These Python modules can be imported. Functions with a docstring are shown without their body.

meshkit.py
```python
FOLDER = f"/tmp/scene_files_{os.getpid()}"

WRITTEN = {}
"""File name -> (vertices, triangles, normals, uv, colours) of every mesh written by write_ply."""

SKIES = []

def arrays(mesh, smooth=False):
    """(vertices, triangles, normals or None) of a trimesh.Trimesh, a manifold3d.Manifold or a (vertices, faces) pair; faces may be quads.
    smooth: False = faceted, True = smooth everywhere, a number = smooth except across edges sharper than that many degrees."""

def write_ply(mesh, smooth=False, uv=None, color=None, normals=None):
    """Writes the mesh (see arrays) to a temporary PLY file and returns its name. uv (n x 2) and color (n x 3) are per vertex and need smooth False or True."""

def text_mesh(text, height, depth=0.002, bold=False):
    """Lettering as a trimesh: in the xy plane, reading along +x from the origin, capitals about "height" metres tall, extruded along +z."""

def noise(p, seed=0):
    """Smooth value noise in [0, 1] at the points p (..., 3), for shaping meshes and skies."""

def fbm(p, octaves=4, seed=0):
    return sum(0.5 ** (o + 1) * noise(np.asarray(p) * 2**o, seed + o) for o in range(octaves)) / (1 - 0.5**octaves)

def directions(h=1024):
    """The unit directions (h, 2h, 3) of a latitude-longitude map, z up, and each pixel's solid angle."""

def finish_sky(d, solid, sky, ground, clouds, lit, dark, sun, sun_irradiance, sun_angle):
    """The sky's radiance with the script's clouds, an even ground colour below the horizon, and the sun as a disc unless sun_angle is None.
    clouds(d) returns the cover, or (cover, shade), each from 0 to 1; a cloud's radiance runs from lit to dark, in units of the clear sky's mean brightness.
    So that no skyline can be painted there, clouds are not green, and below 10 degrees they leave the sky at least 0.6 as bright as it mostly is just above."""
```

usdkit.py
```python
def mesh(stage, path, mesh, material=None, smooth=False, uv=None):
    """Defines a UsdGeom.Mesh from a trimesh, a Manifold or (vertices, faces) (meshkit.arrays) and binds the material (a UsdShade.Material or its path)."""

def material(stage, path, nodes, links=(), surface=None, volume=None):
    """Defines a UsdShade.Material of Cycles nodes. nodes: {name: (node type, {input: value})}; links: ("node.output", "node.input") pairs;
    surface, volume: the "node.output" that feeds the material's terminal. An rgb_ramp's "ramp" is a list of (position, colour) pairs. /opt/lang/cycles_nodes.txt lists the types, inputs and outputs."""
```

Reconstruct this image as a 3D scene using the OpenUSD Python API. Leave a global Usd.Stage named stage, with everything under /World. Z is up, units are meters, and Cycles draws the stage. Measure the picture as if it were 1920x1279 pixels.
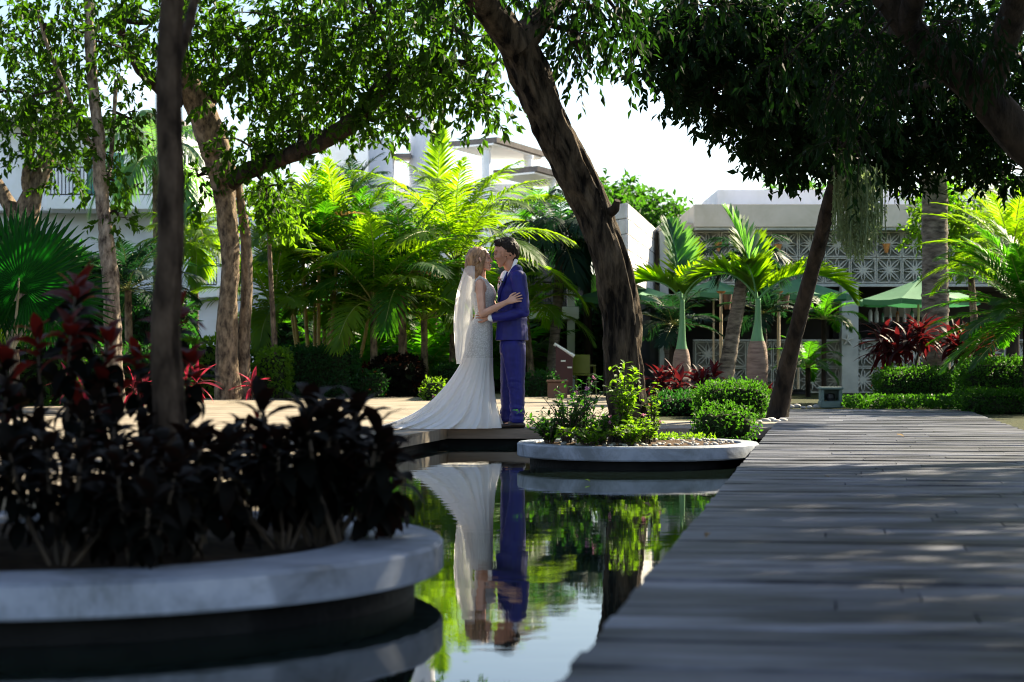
import math
import numpy as np
import trimesh
import manifold3d as m3
import shapely
from shapely.geometry import Polygon, Point
from shapely import affinity
import usdkit
import meshkit
from pxr import Usd, UsdGeom, UsdLux, UsdShade, Sdf, Gf, Vt

# ---------------------------------------------------------------- stage, camera, sky, sun, exposure
stage = Usd.Stage.CreateInMemory()
UsdGeom.SetStageUpAxis(stage, 'Z')
UsdGeom.SetStageMetersPerUnit(stage, 1.0)
world = UsdGeom.Xform.Define(stage, '/World')
stage.SetDefaultPrim(world.GetPrim())
UsdGeom.Scope.Define(stage, '/World/Looks')

FPX, HZ, CH = 3600.0, 676.0, 0.65       # focal length in pixels of the 1920 px photograph, horizon row, lens height
cam = UsdGeom.Camera.Define(stage, '/World/camera')
cam.AddTranslateOp().Set(Gf.Vec3d(0, 0, CH))
cam.AddRotateXOp().Set(90.0)
cam.CreateHorizontalApertureAttr(36.0)
cam.CreateFocalLengthAttr(FPX / 1920 * 36)
cam.CreateVerticalApertureOffsetAttr((HZ - 639.5) / 1920 * 36)
cam.CreateFStopAttr(3.4)
cam.CreateFocusDistanceAttr(18.4)
cam.CreateClippingRangeAttr(Gf.Vec2f(0.05, 2000))
cam.CreateExposureAttr(2.2)

SUN_AZ, SUN_EL = math.radians(49), math.radians(36)
dome = UsdLux.DomeLight.Define(stage, '/World/sky')
dome.GetPrim().SetCustomDataByKey('kind', 'structure')
sky_mat = usdkit.material(stage, '/World/Looks/sky_look', {
    'tc': ('texture_coordinate', {}),
    'sky': ('sky_texture', {'sky_type': 'single_scattering', 'sun_disc': False, 'sun_elevation': SUN_EL, 'sun_rotation': SUN_AZ,
                            'air_density': 1.0, 'aerosol_density': 1.0, 'ozone_density': 1.0}),
    'map': ('mapping', {'scale': (1.0, 1.0, 2.6)}),
    'n': ('noise_texture', {'scale': 2.6, 'detail': 7.0, 'roughness': 0.56, 'distortion': 0.3}),
    'r': ('rgb_ramp', {'ramp': [(0.0, (0, 0, 0)), (0.55, (0, 0, 0)), (0.72, (0.8, 0.8, 0.8)), (1.0, (1, 1, 1))]}),
    'c': ('color', {'value': (14.0, 14.4, 15.0)}),
    'mx': ('mix_color', {'use_clamp': False}),
    'bg': ('background_shader', {'strength': 0.05}),
}, [('tc.generated', 'map.vector'), ('map.vector', 'n.vector'), ('n.fac', 'r.fac'), ('r.color', 'mx.fac'), ('sky.color', 'mx.a'), ('c.color', 'mx.b'),
    ('mx.result', 'bg.color')], surface='bg.background')
UsdShade.MaterialBindingAPI.Apply(dome.GetPrim()).Bind(sky_mat)

sun = UsdLux.DistantLight.Define(stage, '/World/sun')
sun.AddRotateZOp().Set(-math.degrees(SUN_AZ))
sun.AddRotateXOp().Set(-(90 - math.degrees(SUN_EL)))
sun.CreateIntensityAttr(1.25)
sun.CreateAngleAttr(0.5)
sun.CreateColorAttr(Gf.Vec3f(1.0, 0.87, 0.63))
sun.CreateNormalizeAttr(True)

# ---------------------------------------------------------------- helpers
V = lambda *a: np.array(a, float)


def W(px, py, z):
    """The point at depth z metres that the photograph (1920 px wide) shows at px, py."""
    return V((px - 960) / FPX * z, z, CH + (HZ - py) / FPX * z)


def unit(v):
    v = np.asarray(v, float)
    return v / np.maximum(np.linalg.norm(v, axis=-1, keepdims=True), 1e-12)


taken = {}


def path_for(parent, name):
    base = (str(parent.GetPath()) if parent else '/World')
    k = (base, name)
    n = taken.get(k, 0)
    taken[k] = n + 1
    return f'{base}/{name}' + (f'_{n:03d}' if n else '')


def tag(o, label=None, cat=None, group=None, kind=None):
    p = o.GetPrim() if hasattr(o, 'GetPrim') else o
    for k, v in (('label', label), ('category', cat), ('group', group), ('kind', kind)):
        if v:
            p.SetCustomDataByKey(k, v)
    return p


def thing(name, label, cat, loc=(0, 0, 0), rz=0.0, group=None, scale=1.0, rx=0.0, ry=0.0):
    x = UsdGeom.Xform.Define(stage, path_for(None, name))
    x.AddTranslateOp().Set(Gf.Vec3d(*map(float, loc)))
    x.AddRotateXYZOp().Set(Gf.Vec3f(rx, ry, rz))
    x.AddScaleOp().Set(Gf.Vec3f(*([float(scale)] * 3 if np.ndim(scale) == 0 else map(float, scale))))
    return tag(x, label, cat, group)


def dup(src, label, loc, rz=0.0, scale=1.0, group=None, rx=0.0, ry=0.0):
    d = src.GetCustomData()
    name = src.GetName()
    r = thing(name.rsplit('_', 1)[0] if name[-3:].isdigit() else name, label, d['category'], loc, rz, group or d.get('group'), scale, rx, ry)
    r.GetReferences().AddInternalReference(src.GetPath())
    r.SetInstanceable(True)
    return r


def obj(name, mesh, mat, parent=None, smooth=False, label=None, cat=None, group=None, kind=None):
    m = usdkit.mesh(stage, path_for(parent, name), mesh, mat, smooth)
    return tag(m, label, cat, group, kind)


def cat(ms):
    """Joins (v, f) pairs, trimeshes or manifolds."""
    vs, fs, n = [], [], 0
    for m in ms:
        if hasattr(m, 'to_mesh'):
            q = m.to_mesh()
            m = (q.vert_properties[:, :3], q.tri_verts)
        elif not isinstance(m, tuple):
            m = (m.vertices, m.faces)
        v, f = np.asarray(m[0], float), np.asarray(m[1], int)
        if f.shape[1] == 4:
            f = np.vstack([f[:, [0, 1, 2]], f[:, [0, 2, 3]]])
        vs.append(v)
        fs.append(f + n)
        n += len(v)
    return np.vstack(vs), np.vstack(fs)


def box(cx, cy, cz, sx, sy, sz, b=0.0, rz=0.0):
    """A box about its centre with its vertical and top edges rounded off by b."""
    if b <= 0:
        m = trimesh.creation.box([sx, sy, sz])
    else:
        cs = [(x * (sx / 2 - e), y * (sy / 2 - e), z * (sz / 2 - f)) for e, f in ((0, b), (b, 0)) for x in (-1, 1) for y in (-1, 1) for z in (-1, 1)]
        m = trimesh.convex.convex_hull(np.array(cs))
    v = np.array(m.vertices)
    if rz:
        c, s = math.cos(rz), math.sin(rz)
        v = np.c_[v[:, 0] * c - v[:, 1] * s, v[:, 0] * s + v[:, 1] * c, v[:, 2]]
    return v + V(cx, cy, cz), np.array(m.faces)


def bx(x0, x1, y0, y1, z0, z1, b=0.0):
    return box((x0 + x1) / 2, (y0 + y1) / 2, (z0 + z1) / 2, x1 - x0, y1 - y0, z1 - z0, b)


def spline(pts, n):
    p = np.asarray(pts, float)
    if len(p) == 2:
        t = np.linspace(0, 1, n)[:, None]
        return p[0] * (1 - t) + p[1] * t
    q = np.vstack([2 * p[0] - p[1], p, 2 * p[-1] - p[-2]])
    u = np.linspace(0, len(p) - 1 - 1e-9, n)
    i = u.astype(int)
    t = (u - i)[:, None]
    a, b, c, d = q[i], q[i + 1], q[i + 2], q[i + 3]
    return 0.5 * (2 * b + (c - a) * t + (2 * a - 5 * b + 4 * c - d) * t * t + (3 * b - a - 3 * c + d) * t ** 3)


def tube(pts, rad, n=8, rings=None, cap=True, rough=0.0, freq=(3.0, 1.0), seed=0.0, furrow=0.0):
    """A tapered tube along a spline; rough = bulges, furrow = lengthwise ridges, both as shares of the radius."""
    pts = np.asarray(pts, float)
    if pts.shape[1] == 4:
        rad = pts[:, 3]
        pts = pts[:, :3]
    rad = np.broadcast_to(np.asarray(rad, float), (len(pts),))
    rings = rings or (len(pts) - 1) * 5 + 1
    c = spline(np.c_[pts, rad], rings)
    c, r = c[:, :3], np.maximum(c[:, 3], 1e-4)
    t = unit(np.gradient(c, axis=0))
    u = np.cross(t[0], [0, 0, 1.0]) if abs(t[0, 2]) < 0.9 else np.cross(t[0], [0, 1.0, 0])
    us = []
    for k in range(rings):
        u = unit(u - t[k] * (u @ t[k]))
        us.append(u)
    us = np.array(us)
    ws = np.cross(t, us)
    a = np.arange(n) / n * 2 * np.pi
    dirs = us[:, None] * np.cos(a)[None, :, None] + ws[:, None] * np.sin(a)[None, :, None]
    rr = np.repeat(r[:, None], n, 1)
    if rough or furrow:
        s = np.r_[0, np.cumsum(np.linalg.norm(np.diff(c, axis=0), axis=1))]
        R = r.mean()
        q = np.stack([np.cos(a)[None] * np.ones((rings, 1)), np.sin(a)[None] * np.ones((rings, 1)), (s / R)[:, None] * np.ones((1, n))], -1).reshape(-1, 3)
        d = 2 * rough * (meshkit.fbm(q * [1.1, 1.1, 0.45] + seed * 7.31) - 0.5) + 2 * furrow * (meshkit.fbm(q * [freq[0], freq[0], freq[1]] + seed * 3.7) - 0.5)
        rr = rr * (1 + d.reshape(rings, n))
    v = (c[:, None] + dirs * rr[..., None]).reshape(-1, 3)
    i, j = np.meshgrid(np.arange(rings - 1), np.arange(n), indexing='ij')
    i, j = i.ravel(), j.ravel()
    f = np.c_[i * n + j, i * n + (j + 1) % n, (i + 1) * n + (j + 1) % n, (i + 1) * n + j]
    f = np.vstack([f[:, [0, 1, 2]], f[:, [0, 2, 3]]])
    if cap:
        v = np.vstack([v, c[:1], c[-1:]])
        a0, a1, k = len(v) - 2, len(v) - 1, np.arange(n)
        f = np.vstack([f, np.c_[np.full(n, a0), (k + 1) % n, k], np.c_[np.full(n, a1), (rings - 1) * n + k, (rings - 1) * n + (k + 1) % n]])
    return v, f


def lathe(profile, n=32, cx=0, cy=0, cz=0):
    p = np.asarray(profile, float)
    a = np.arange(n) / n * 2 * np.pi
    v = np.stack([p[:, 0][:, None] * np.cos(a), p[:, 0][:, None] * np.sin(a), np.repeat(p[:, 1][:, None], n, 1)], -1).reshape(-1, 3) + V(cx, cy, cz)
    m = len(p)
    i, j = np.meshgrid(np.arange(m - 1), np.arange(n), indexing='ij')
    i, j = i.ravel(), j.ravel()
    f = np.c_[i * n + j, i * n + (j + 1) % n, (i + 1) * n + (j + 1) % n, (i + 1) * n + j]
    return v, np.vstack([f[:, [0, 1, 2]], f[:, [0, 2, 3]]])


def leaf_mesh(pos, d, nrm, length, width, fold=0.25, bend=0.0, wide=0.42, six=False):
    """Many folded leaves at once: each runs from pos along d; nrm is roughly its upper side."""
    pos, d = np.asarray(pos, float), unit(d)
    s = unit(np.cross(d, nrm))
    up = np.cross(s, d)
    n = len(pos)
    L = np.broadcast_to(np.asarray(length, float), (n,))[:, None]
    Wd = np.broadcast_to(np.asarray(width, float), (n,))[:, None] * 0.5
    tip = pos + d * L - up * (bend * L)
    if not six:
        m = pos + d * (L * wide)
        v = np.stack([pos, m + s * Wd + up * (fold * Wd), tip, m - s * Wd + up * (fold * Wd)], 1).reshape(-1, 3)
        f = np.array([[0, 2, 1], [0, 3, 2]])
        k = 4
    else:
        m1, m2 = pos + d * (L * 0.28) + up * 0.04 * bend * L, pos + d * (L * 0.66) - up * (0.3 * bend * L)
        v = np.stack([pos, m1 + s * Wd * 0.85 + up * (fold * Wd), m2 + s * Wd * 0.9 + up * (fold * Wd), tip, m2 - s * Wd * 0.9 + up * (fold * Wd), m1 - s * Wd * 0.85 + up * (fold * Wd), m1, m2], 1).reshape(-1, 3)
        f = np.array([[0, 6, 1], [1, 6, 7], [1, 7, 2], [2, 7, 3], [0, 5, 6], [5, 4, 6], [6, 4, 7], [4, 3, 7]])
        k = 8
    return v, (f[None] + (np.arange(n) * k)[:, None, None]).reshape(-1, 3)


def prism(poly, z0, z1):
    m = trimesh.creation.extrude_polygon(poly, z1 - z0, engine="earcut")
    return np.array(m.vertices) + V(0, 0, z0), np.array(m.faces)


def flat(poly, z):
    v, f = trimesh.creation.triangulate_polygon(poly, engine="earcut")
    return np.c_[v, np.full(len(v), z)], f


# ---------------------------------------------------------------- materials
def mat(name, c1, c2=None, rough=0.6, scale=4.0, stretch=(1, 1, 1), bump=0.0, bscale=None, detail=5.0, spec=0.5, vary=0.0, metal=0.0, lo=0.35, hi=0.65,
        coord='position', trans=None, tw=0.0, sheen=0.0, coat=0.0, bdist=0.02, stain=0.0, sscale=1.5):
    """Noise between two colours, optional per-object brightness, optional bump."""
    c2 = c2 or c1
    nodes = {'g': ('geometry', {}), 'tc': ('texture_coordinate', {}), 'm': ('mapping', {'scale': tuple(stretch)}),
             'n': ('noise_texture', {'scale': scale, 'detail': detail, 'roughness': 0.6}),
             'r': ('rgb_ramp', {'ramp': [(0.0, c1), (lo, c1), (hi, c2), (1.0, c2)]}),
             'p': ('principled_bsdf', {'roughness': rough, 'specular_ior_level': spec, 'metallic': metal, 'sheen_weight': sheen, 'coat_weight': coat})}
    links = [(('g.position' if coord == 'position' else 'tc.object'), 'm.vector'), ('m.vector', 'n.vector'), ('n.fac', 'r.fac')]
    out = 'r.color'
    if vary:
        nodes['oi'] = ('object_info', {})
        nodes['mr'] = ('map_range', {'from_min': 0.0, 'from_max': 1.0, 'to_min': 1 - vary, 'to_max': 1 + vary})
        nodes['h'] = ('hsv', {})
        links += [('oi.random', 'mr.value'), (out, 'h.color'), ('mr.result', 'h.value')]
        out = 'h.color'
    if stain:
        nodes['n3'] = ('noise_texture', {'scale': sscale, 'detail': 7.0, 'roughness': 0.7, 'distortion': 0.6})
        k = 1 - stain
        nodes['r3'] = ('rgb_ramp', {'ramp': [(0.0, (k * .8, k * .82, k * .75)), (.40, (k, k, k * .95)), (.56, (1, 1, 1)), (1.0, (1.08, 1.08, 1.08))]})
        nodes['mm'] = ('mix_color', {'blend_type': 'multiply', 'fac': 1.0})
        links += [('g.position', 'n3.vector'), ('n3.fac', 'r3.fac'), (out, 'mm.a'), ('r3.color', 'mm.b')]
        out = 'mm.result'
    links.append((out, 'p.base_color'))
    if bump:
        nodes['n2'] = ('noise_texture', {'scale': bscale or scale * 3, 'detail': 6.0, 'roughness': 0.65})
        nodes['b'] = ('bump', {'strength': bump, 'distance': bdist})
        links += [('m.vector', 'n2.vector'), ('n2.fac', 'b.height'), ('b.normal', 'p.normal')]
    surf = 'p.BSDF'
    if trans:
        nodes['t'] = ('translucent_bsdf', {'color': trans})
        nodes['x'] = ('mix_closure', {'fac': tw})
        links += [('p.BSDF', 'x.closure1'), ('t.BSDF', 'x.closure2')]
        surf = 'x.closure'
    return usdkit.material(stage, f'/World/Looks/{name}', nodes, links, surface=surf)


def leafmat(name, colors, tcolors, tw=0.4, rough=0.4, spec=0.5):
    """Leaf: each island (leaf) takes its own tone between the given colours; light shines through in tcolors."""
    nodes = {'g': ('geometry', {}), 'r': ('rgb_ramp', {'ramp': list(zip(np.linspace(0, 1, len(colors)), colors))}),
             'r2': ('rgb_ramp', {'ramp': list(zip(np.linspace(0, 1, len(tcolors)), tcolors))}),
             'p': ('principled_bsdf', {'roughness': rough, 'specular_ior_level': spec}), 't': ('translucent_bsdf', {}), 'x': ('mix_closure', {'fac': tw})}
    links = [('g.random_per_island', 'r.fac'), ('g.random_per_island', 'r2.fac'), ('r.color', 'p.base_color'), ('r2.color', 't.color'),
             ('p.BSDF', 'x.closure1'), ('t.BSDF', 'x.closure2')]
    return usdkit.material(stage, f'/World/Looks/{name}', nodes, links, surface='x.closure')


M = {}
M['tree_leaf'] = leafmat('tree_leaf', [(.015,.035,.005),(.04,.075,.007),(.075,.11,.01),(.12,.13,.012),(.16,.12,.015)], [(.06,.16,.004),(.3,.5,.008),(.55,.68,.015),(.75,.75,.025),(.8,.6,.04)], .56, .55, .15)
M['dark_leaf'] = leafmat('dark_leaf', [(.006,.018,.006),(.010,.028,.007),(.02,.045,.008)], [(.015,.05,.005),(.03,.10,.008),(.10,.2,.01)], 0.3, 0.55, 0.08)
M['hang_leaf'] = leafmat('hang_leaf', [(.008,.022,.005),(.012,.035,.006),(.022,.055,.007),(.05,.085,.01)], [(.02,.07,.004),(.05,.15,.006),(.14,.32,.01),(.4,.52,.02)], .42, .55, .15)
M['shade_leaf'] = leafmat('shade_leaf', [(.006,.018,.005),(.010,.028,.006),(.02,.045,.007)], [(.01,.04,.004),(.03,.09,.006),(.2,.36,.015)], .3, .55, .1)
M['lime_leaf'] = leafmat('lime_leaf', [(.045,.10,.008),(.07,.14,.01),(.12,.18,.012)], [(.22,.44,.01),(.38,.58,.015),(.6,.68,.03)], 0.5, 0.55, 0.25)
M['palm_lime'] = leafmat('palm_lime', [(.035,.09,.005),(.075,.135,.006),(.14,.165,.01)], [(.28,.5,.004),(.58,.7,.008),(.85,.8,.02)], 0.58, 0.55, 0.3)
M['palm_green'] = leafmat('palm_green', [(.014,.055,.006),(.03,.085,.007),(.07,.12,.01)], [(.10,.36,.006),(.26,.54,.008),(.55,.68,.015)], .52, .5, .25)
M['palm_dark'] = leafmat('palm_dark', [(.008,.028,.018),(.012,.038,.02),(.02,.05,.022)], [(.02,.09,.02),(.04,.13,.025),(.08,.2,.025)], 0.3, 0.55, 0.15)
M['palm_blue'] = leafmat('palm_blue', [(.06, .12, .08), (.09, .15, .08), (.12, .17, .07)], [(.2, .5, .06), (.4, .62, .06), (.55, .68, .08)], 0.45, 0.55, 0.3)
M['palm_dry'] = leafmat('palm_dry', [(.2, .12, .04), (.28, .17, .05), (.16, .1, .05)], [(.4, .24, .05), (.5, .3, .06)], 0.35, 0.6)
M['fan_leaf'] = leafmat('fan_leaf', [(.005,.024,.006),(.008,.034,.007)], [(.010,.19,.008),(.025,.28,.01)], 0.4, 0.55, 0.1)
M['hedge_leaf'] = leafmat('hedge_leaf', [(.015,.045,.007),(.028,.07,.008),(.055,.10,.01)], [(.08,.26,.01),(.2,.42,.012),(.42,.56,.02)], 0.4, 0.55, 0.2)
M['bush_leaf'] = leafmat('bush_leaf', [(.010,.038,.012),(.016,.052,.013),(.028,.07,.014)], [(.04,.2,.015),(.09,.28,.015),(.2,.38,.02)], 0.35, 0.55, 0.2)
M['croton_leaf'] = leafmat('croton_leaf', [(.005,.005,.004),(.010,.004,.004),(.026,.004,.004),(.006,.008,.004)], [(.03,.01,.006),(.14,.01,.008),(.22,.03,.01)], 0.22, 0.55, 0.06)
M['croton_dark'] = leafmat('croton_dark', [(.003,.004,.003),(.005,.006,.003),(.010,.003,.003)], [(.02,.015,.006),(.06,.008,.006)], 0.2, 0.55, 0.05)
M['croton_red'] = leafmat('croton_red', [(.03,.005,.005),(.055,.010,.006),(.02,.004,.004)], [(.25,.02,.012),(.35,.08,.012)], .35, .55, .12)
M['ti_leaf'] = leafmat('ti_leaf', [(.018, .004, .006), (.03, .005, .006), (.06, .014, .006), (.014, .004, .006)], [(.12, .01, .012), (.24, .035, .012), (.45, .15, .02)], 0.4, 0.55, 0.15)
M['ti_pink'] = leafmat('ti_pink', [(.16,.012,.035),(.22,.018,.045),(.10,.010,.02)], [(.5,.03,.07),(.6,.08,.09)], 0.4, 0.5, 0.35)
M['vine'] = leafmat('vine', [(.16, .22, .11), (.26, .31, .17), (.4, .42, .26)], [(.3, .42, .15), (.45, .55, .22)], 0.35, 0.6)
M['pink_petal'] = leafmat('pink_petal', [(.5, .2, .35), (.6, .3, .42)], [(.6, .25, .4)], 0.3, 0.5)
M['red_petal'] = leafmat('red_petal', [(.55, .06, .02), (.6, .14, .03)], [(.7, .12, .03)], 0.35, 0.5)
M['bark'] = mat('bark', (.006, .0045, .0035), (.12, .09, .062), 0.9, 12, (1, 1, .2), 1.0, 26, spec=0.12, lo=.40, hi=.66, bdist=0.08)
M['bark_slim'] = mat('bark_slim', (.014, .009, .006), (.085, .06, .042), 0.9, 14, (1, 1, .4), 0.9, 26, spec=.12, bdist=.03)
M['bark_dark'] = mat('bark_dark', (.006, .0045, .0035), (.04, .029, .021), 0.9, 8, (1, 1, .35), 0.9, 20, spec=0.15, bdist=0.04)
M['bark_pale'] = mat('bark_pale', (.05, .037, .028), (.36, .29, .22), 0.9, 12, (1, 1, .5), 0.9, 26, spec=0.15, bdist=0.03)
M['bark_tan'] = mat('bark_tan', (.04, .028, .02), (.24, .175, .115), 0.9, 13, (1, 1, .5), 1.0, 26, spec=0.15, bdist=0.03)
M['bark_ring'] = mat('bark_ring', (.045, .035, .028), (.19, .155, .125), 0.85, 5, (1, 1, 3.5), 0.6, 14, spec=0.2, bdist=0.02)
M['shaft_green'] = mat('shaft_green', (.06, .17, .06), (.10, .23, .09), 0.4, 6, (1, 1, .3), 0.1)
M['bottle_bark'] = mat('bottle_bark', (.12, .07, .05), (.24, .155, .115), 0.8, 5, (1, 1, 5), 0.5, 12, bdist=.02)
M['cane'] = mat('cane', (.22, .13, .02), (.36, .25, .05), 0.5, 5, (1, 1, 2))
M['stem'] = mat('stem', (.018, .012, .007), (.045, .03, .017), 0.8, 10)
M['petiole'] = mat('petiole', (.22, .2, .12), (.34, .3, .2), 0.5, 5)
M['frond_stalk'] = mat('frond_stalk', (.12, .16, .03), (.3, .28, .07), 0.5, 3)
M['soil'] = mat('soil', (.02, .014, .01), (.06, .042, .028), 0.95, 14, bump=1.0, bscale=30, spec=.1)
M['mulch'] = mat('mulch', (.035, .022, .015), (.10, .065, .04), 0.95, 18, bump=1.0, bscale=40, spec=.1)
M['lawn'] = mat('lawn', (.02, .03, .012), (.05, .05, .022), 0.95, 6, bump=1.0, bscale=30, spec=.1)
M['rim'] = mat('rim', (.20, .23, .29), (.29, .325, .395), 0.7, 5, bump=0.3, bscale=22, bdist=.01, lo=.3, hi=.7, stain=.45, sscale=2.2, spec=.3)
M['dark_wall'] = mat('dark_wall', (.003, .003, .003), (.009, .009, .009), 0.6, 5, bump=0.5, bscale=30, spec=.15)
M['terrace'] = mat('terrace', (.17, .14, .105), (.26, .22, .17), 0.8, 3.0, stain=.3, sscale=.9, bump=0.35, bscale=60, detail=8, spec=.3, bdist=.006)
M['coping'] = mat('coping', (.18, .145, .11), (.28, .235, .175), 0.7, 6, bump=0.3, bscale=50, vary=.14, bdist=.008)
M['fascia'] = mat('fascia', (.10, .075, .055), (.19, .14, .105), 0.7, 5, (.3, 1, 3), 0.4, 14, bdist=.01)
for i, k in enumerate((0.8, 0.92, 1.0, 1.13)):
    M[f'plank{i}'] = mat(f'plank{i}', (.012 * k, .0125 * k, .015 * k), (.115 * k, .12 * k, .145 * k), 0.5, 2.4, (.5, 1.5, 2), 0.5, 5, detail=9, spec=0.1, vary=.45, bdist=.02, lo=.40, hi=.60)
M['white_wall'] = mat('white_wall', (.72, .73, .76), (.78, .79, .81), 0.7, 1.5, stain=.12, sscale=.7, bump=.1, bscale=20)
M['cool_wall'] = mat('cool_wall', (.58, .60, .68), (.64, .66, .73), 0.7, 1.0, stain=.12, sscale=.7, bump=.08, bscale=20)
M['beige_wall'] = mat('beige_wall', (.46, .405, .32), (.52, .46, .37), 0.75, 1.2, stain=.14, sscale=.8, bump=.12, bscale=25)
M['stone'] = mat('stone', (.5, .48, .46), (.66, .64, .62), 0.75, 3, bump=.4, bscale=18, vary=.09)
M['block'] = mat('block', (.34, .345, .30), (.42, .42, .36), 0.8, 5, bump=.2, bscale=40, vary=.06)
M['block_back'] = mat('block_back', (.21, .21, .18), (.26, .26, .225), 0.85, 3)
M['pillar'] = mat('pillar', (.30, .32, .29), (.40, .415, .38), 0.75, 3, bump=.2, bscale=20)
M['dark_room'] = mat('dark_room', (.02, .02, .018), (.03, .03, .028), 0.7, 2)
M['roof_tile'] = mat('roof_tile', (.10, .085, .08), (.16, .14, .13), 0.8, 6, vary=.1)
M['umbrella'] = mat('umbrella', (.06, .20, .095), (.085, .25, .12), 0.8, 3, trans=(.07, .28, .12), tw=.3, vary=.06)
M['pole_wood'] = mat('pole_wood', (.42, .32, .2), (.5, .4, .27), 0.6, 4, (1, 1, .2))
M['metal_dark'] = mat('metal_dark', (.02, .02, .022), (.03, .03, .032), 0.45, 4, metal=.4)
M['chair_green'] = mat('chair_green', (.08, .10, .006), (.105, .125, .01), 0.5, 3)
M['maroon'] = mat('maroon', (.04, .005, .007), (.055, .008, .009), 0.5, 3)
M['white_paint'] = mat('white_paint', (.75, .75, .75), (.8, .8, .8), 0.5, 3)
M['terracotta'] = mat('terracotta', (.12, .055, .03), (.16, .075, .04), 0.8, 5)
M['lamp_box'] = mat('lamp_box', (.07, .11, .105), (.10, .145, .135), 0.6, 5, bump=.2)
M['pebble'] = mat('pebble', (.2, .195, .185), (.36, .35, .34), 0.7, 8, vary=.2)
M['copper'] = mat('copper', (.5, .2, .06), (.6, .28, .1), 0.35, 5, metal=.6)
M['skin_m'] = mat('skin_m', (.36, .17, .105), (.43, .215, .14), 0.5, 14, coord='object', spec=.4)
M['skin_f'] = mat('skin_f', (.47, .25, .165), (.54, .305, .215), 0.48, 14, coord='object', spec=.4)
M['hair_m'] = mat('hair_m', (.008, .005, .004), (.02, .013, .009), 0.6, 60, (1, 1, .25), .6, 90, coord='object', bdist=.01, spec=.15)
M['hair_f'] = mat('hair_f', (.10, .05, .02), (.38, .21, .095), 0.42, 38, (1, 1, .3), .8, 60, coord='object', bdist=.012)
M['suit'] = mat('suit', (.008, .009, .105), (.013, .013, .145), 0.55, 30, bump=.12, bscale=18, coord='object', bdist=.02, spec=.3)
M['suit_trouser'] = mat('suit_trouser', (.008, .009, .10), (.013, .013, .138), 0.55, 30, bump=.12, bscale=10, stretch=(1, 1, .6), coord='object', bdist=.02, spec=.3)
M['shirt'] = mat('shirt', (.74, .74, .76), (.8, .8, .81), 0.6, 10)
M['shoe'] = mat('shoe', (.015, .009, .007), (.03, .018, .012), 0.3, 10)
M['lip'] = mat('lip', (.42, .10, .10), (.46, .12, .12), 0.4, 10)
M['eye'] = mat('eye', (.02, .014, .01), (.03, .02, .015), 0.3, 10)
M['veil'] = usdkit.material(stage, '/World/Looks/veil', {
    'd': ('diffuse_bsdf', {'color': (.85, .85, .86)}), 't': ('translucent_bsdf', {'color': (.9, .89, .87)}), 'x': ('mix_closure', {'fac': .6}),
    'c': ('transparent_bsdf', {}), 'y': ('mix_closure', {'fac': .38})}, [('d.BSDF', 'x.closure1'), ('t.BSDF', 'x.closure2'), ('x.closure', 'y.closure1'), ('c.BSDF', 'y.closure2')], surface='y.closure')
M['blush'] = mat('blush', (.7, .36, .28), (.8, .5, .4), 0.7, 10)

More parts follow.
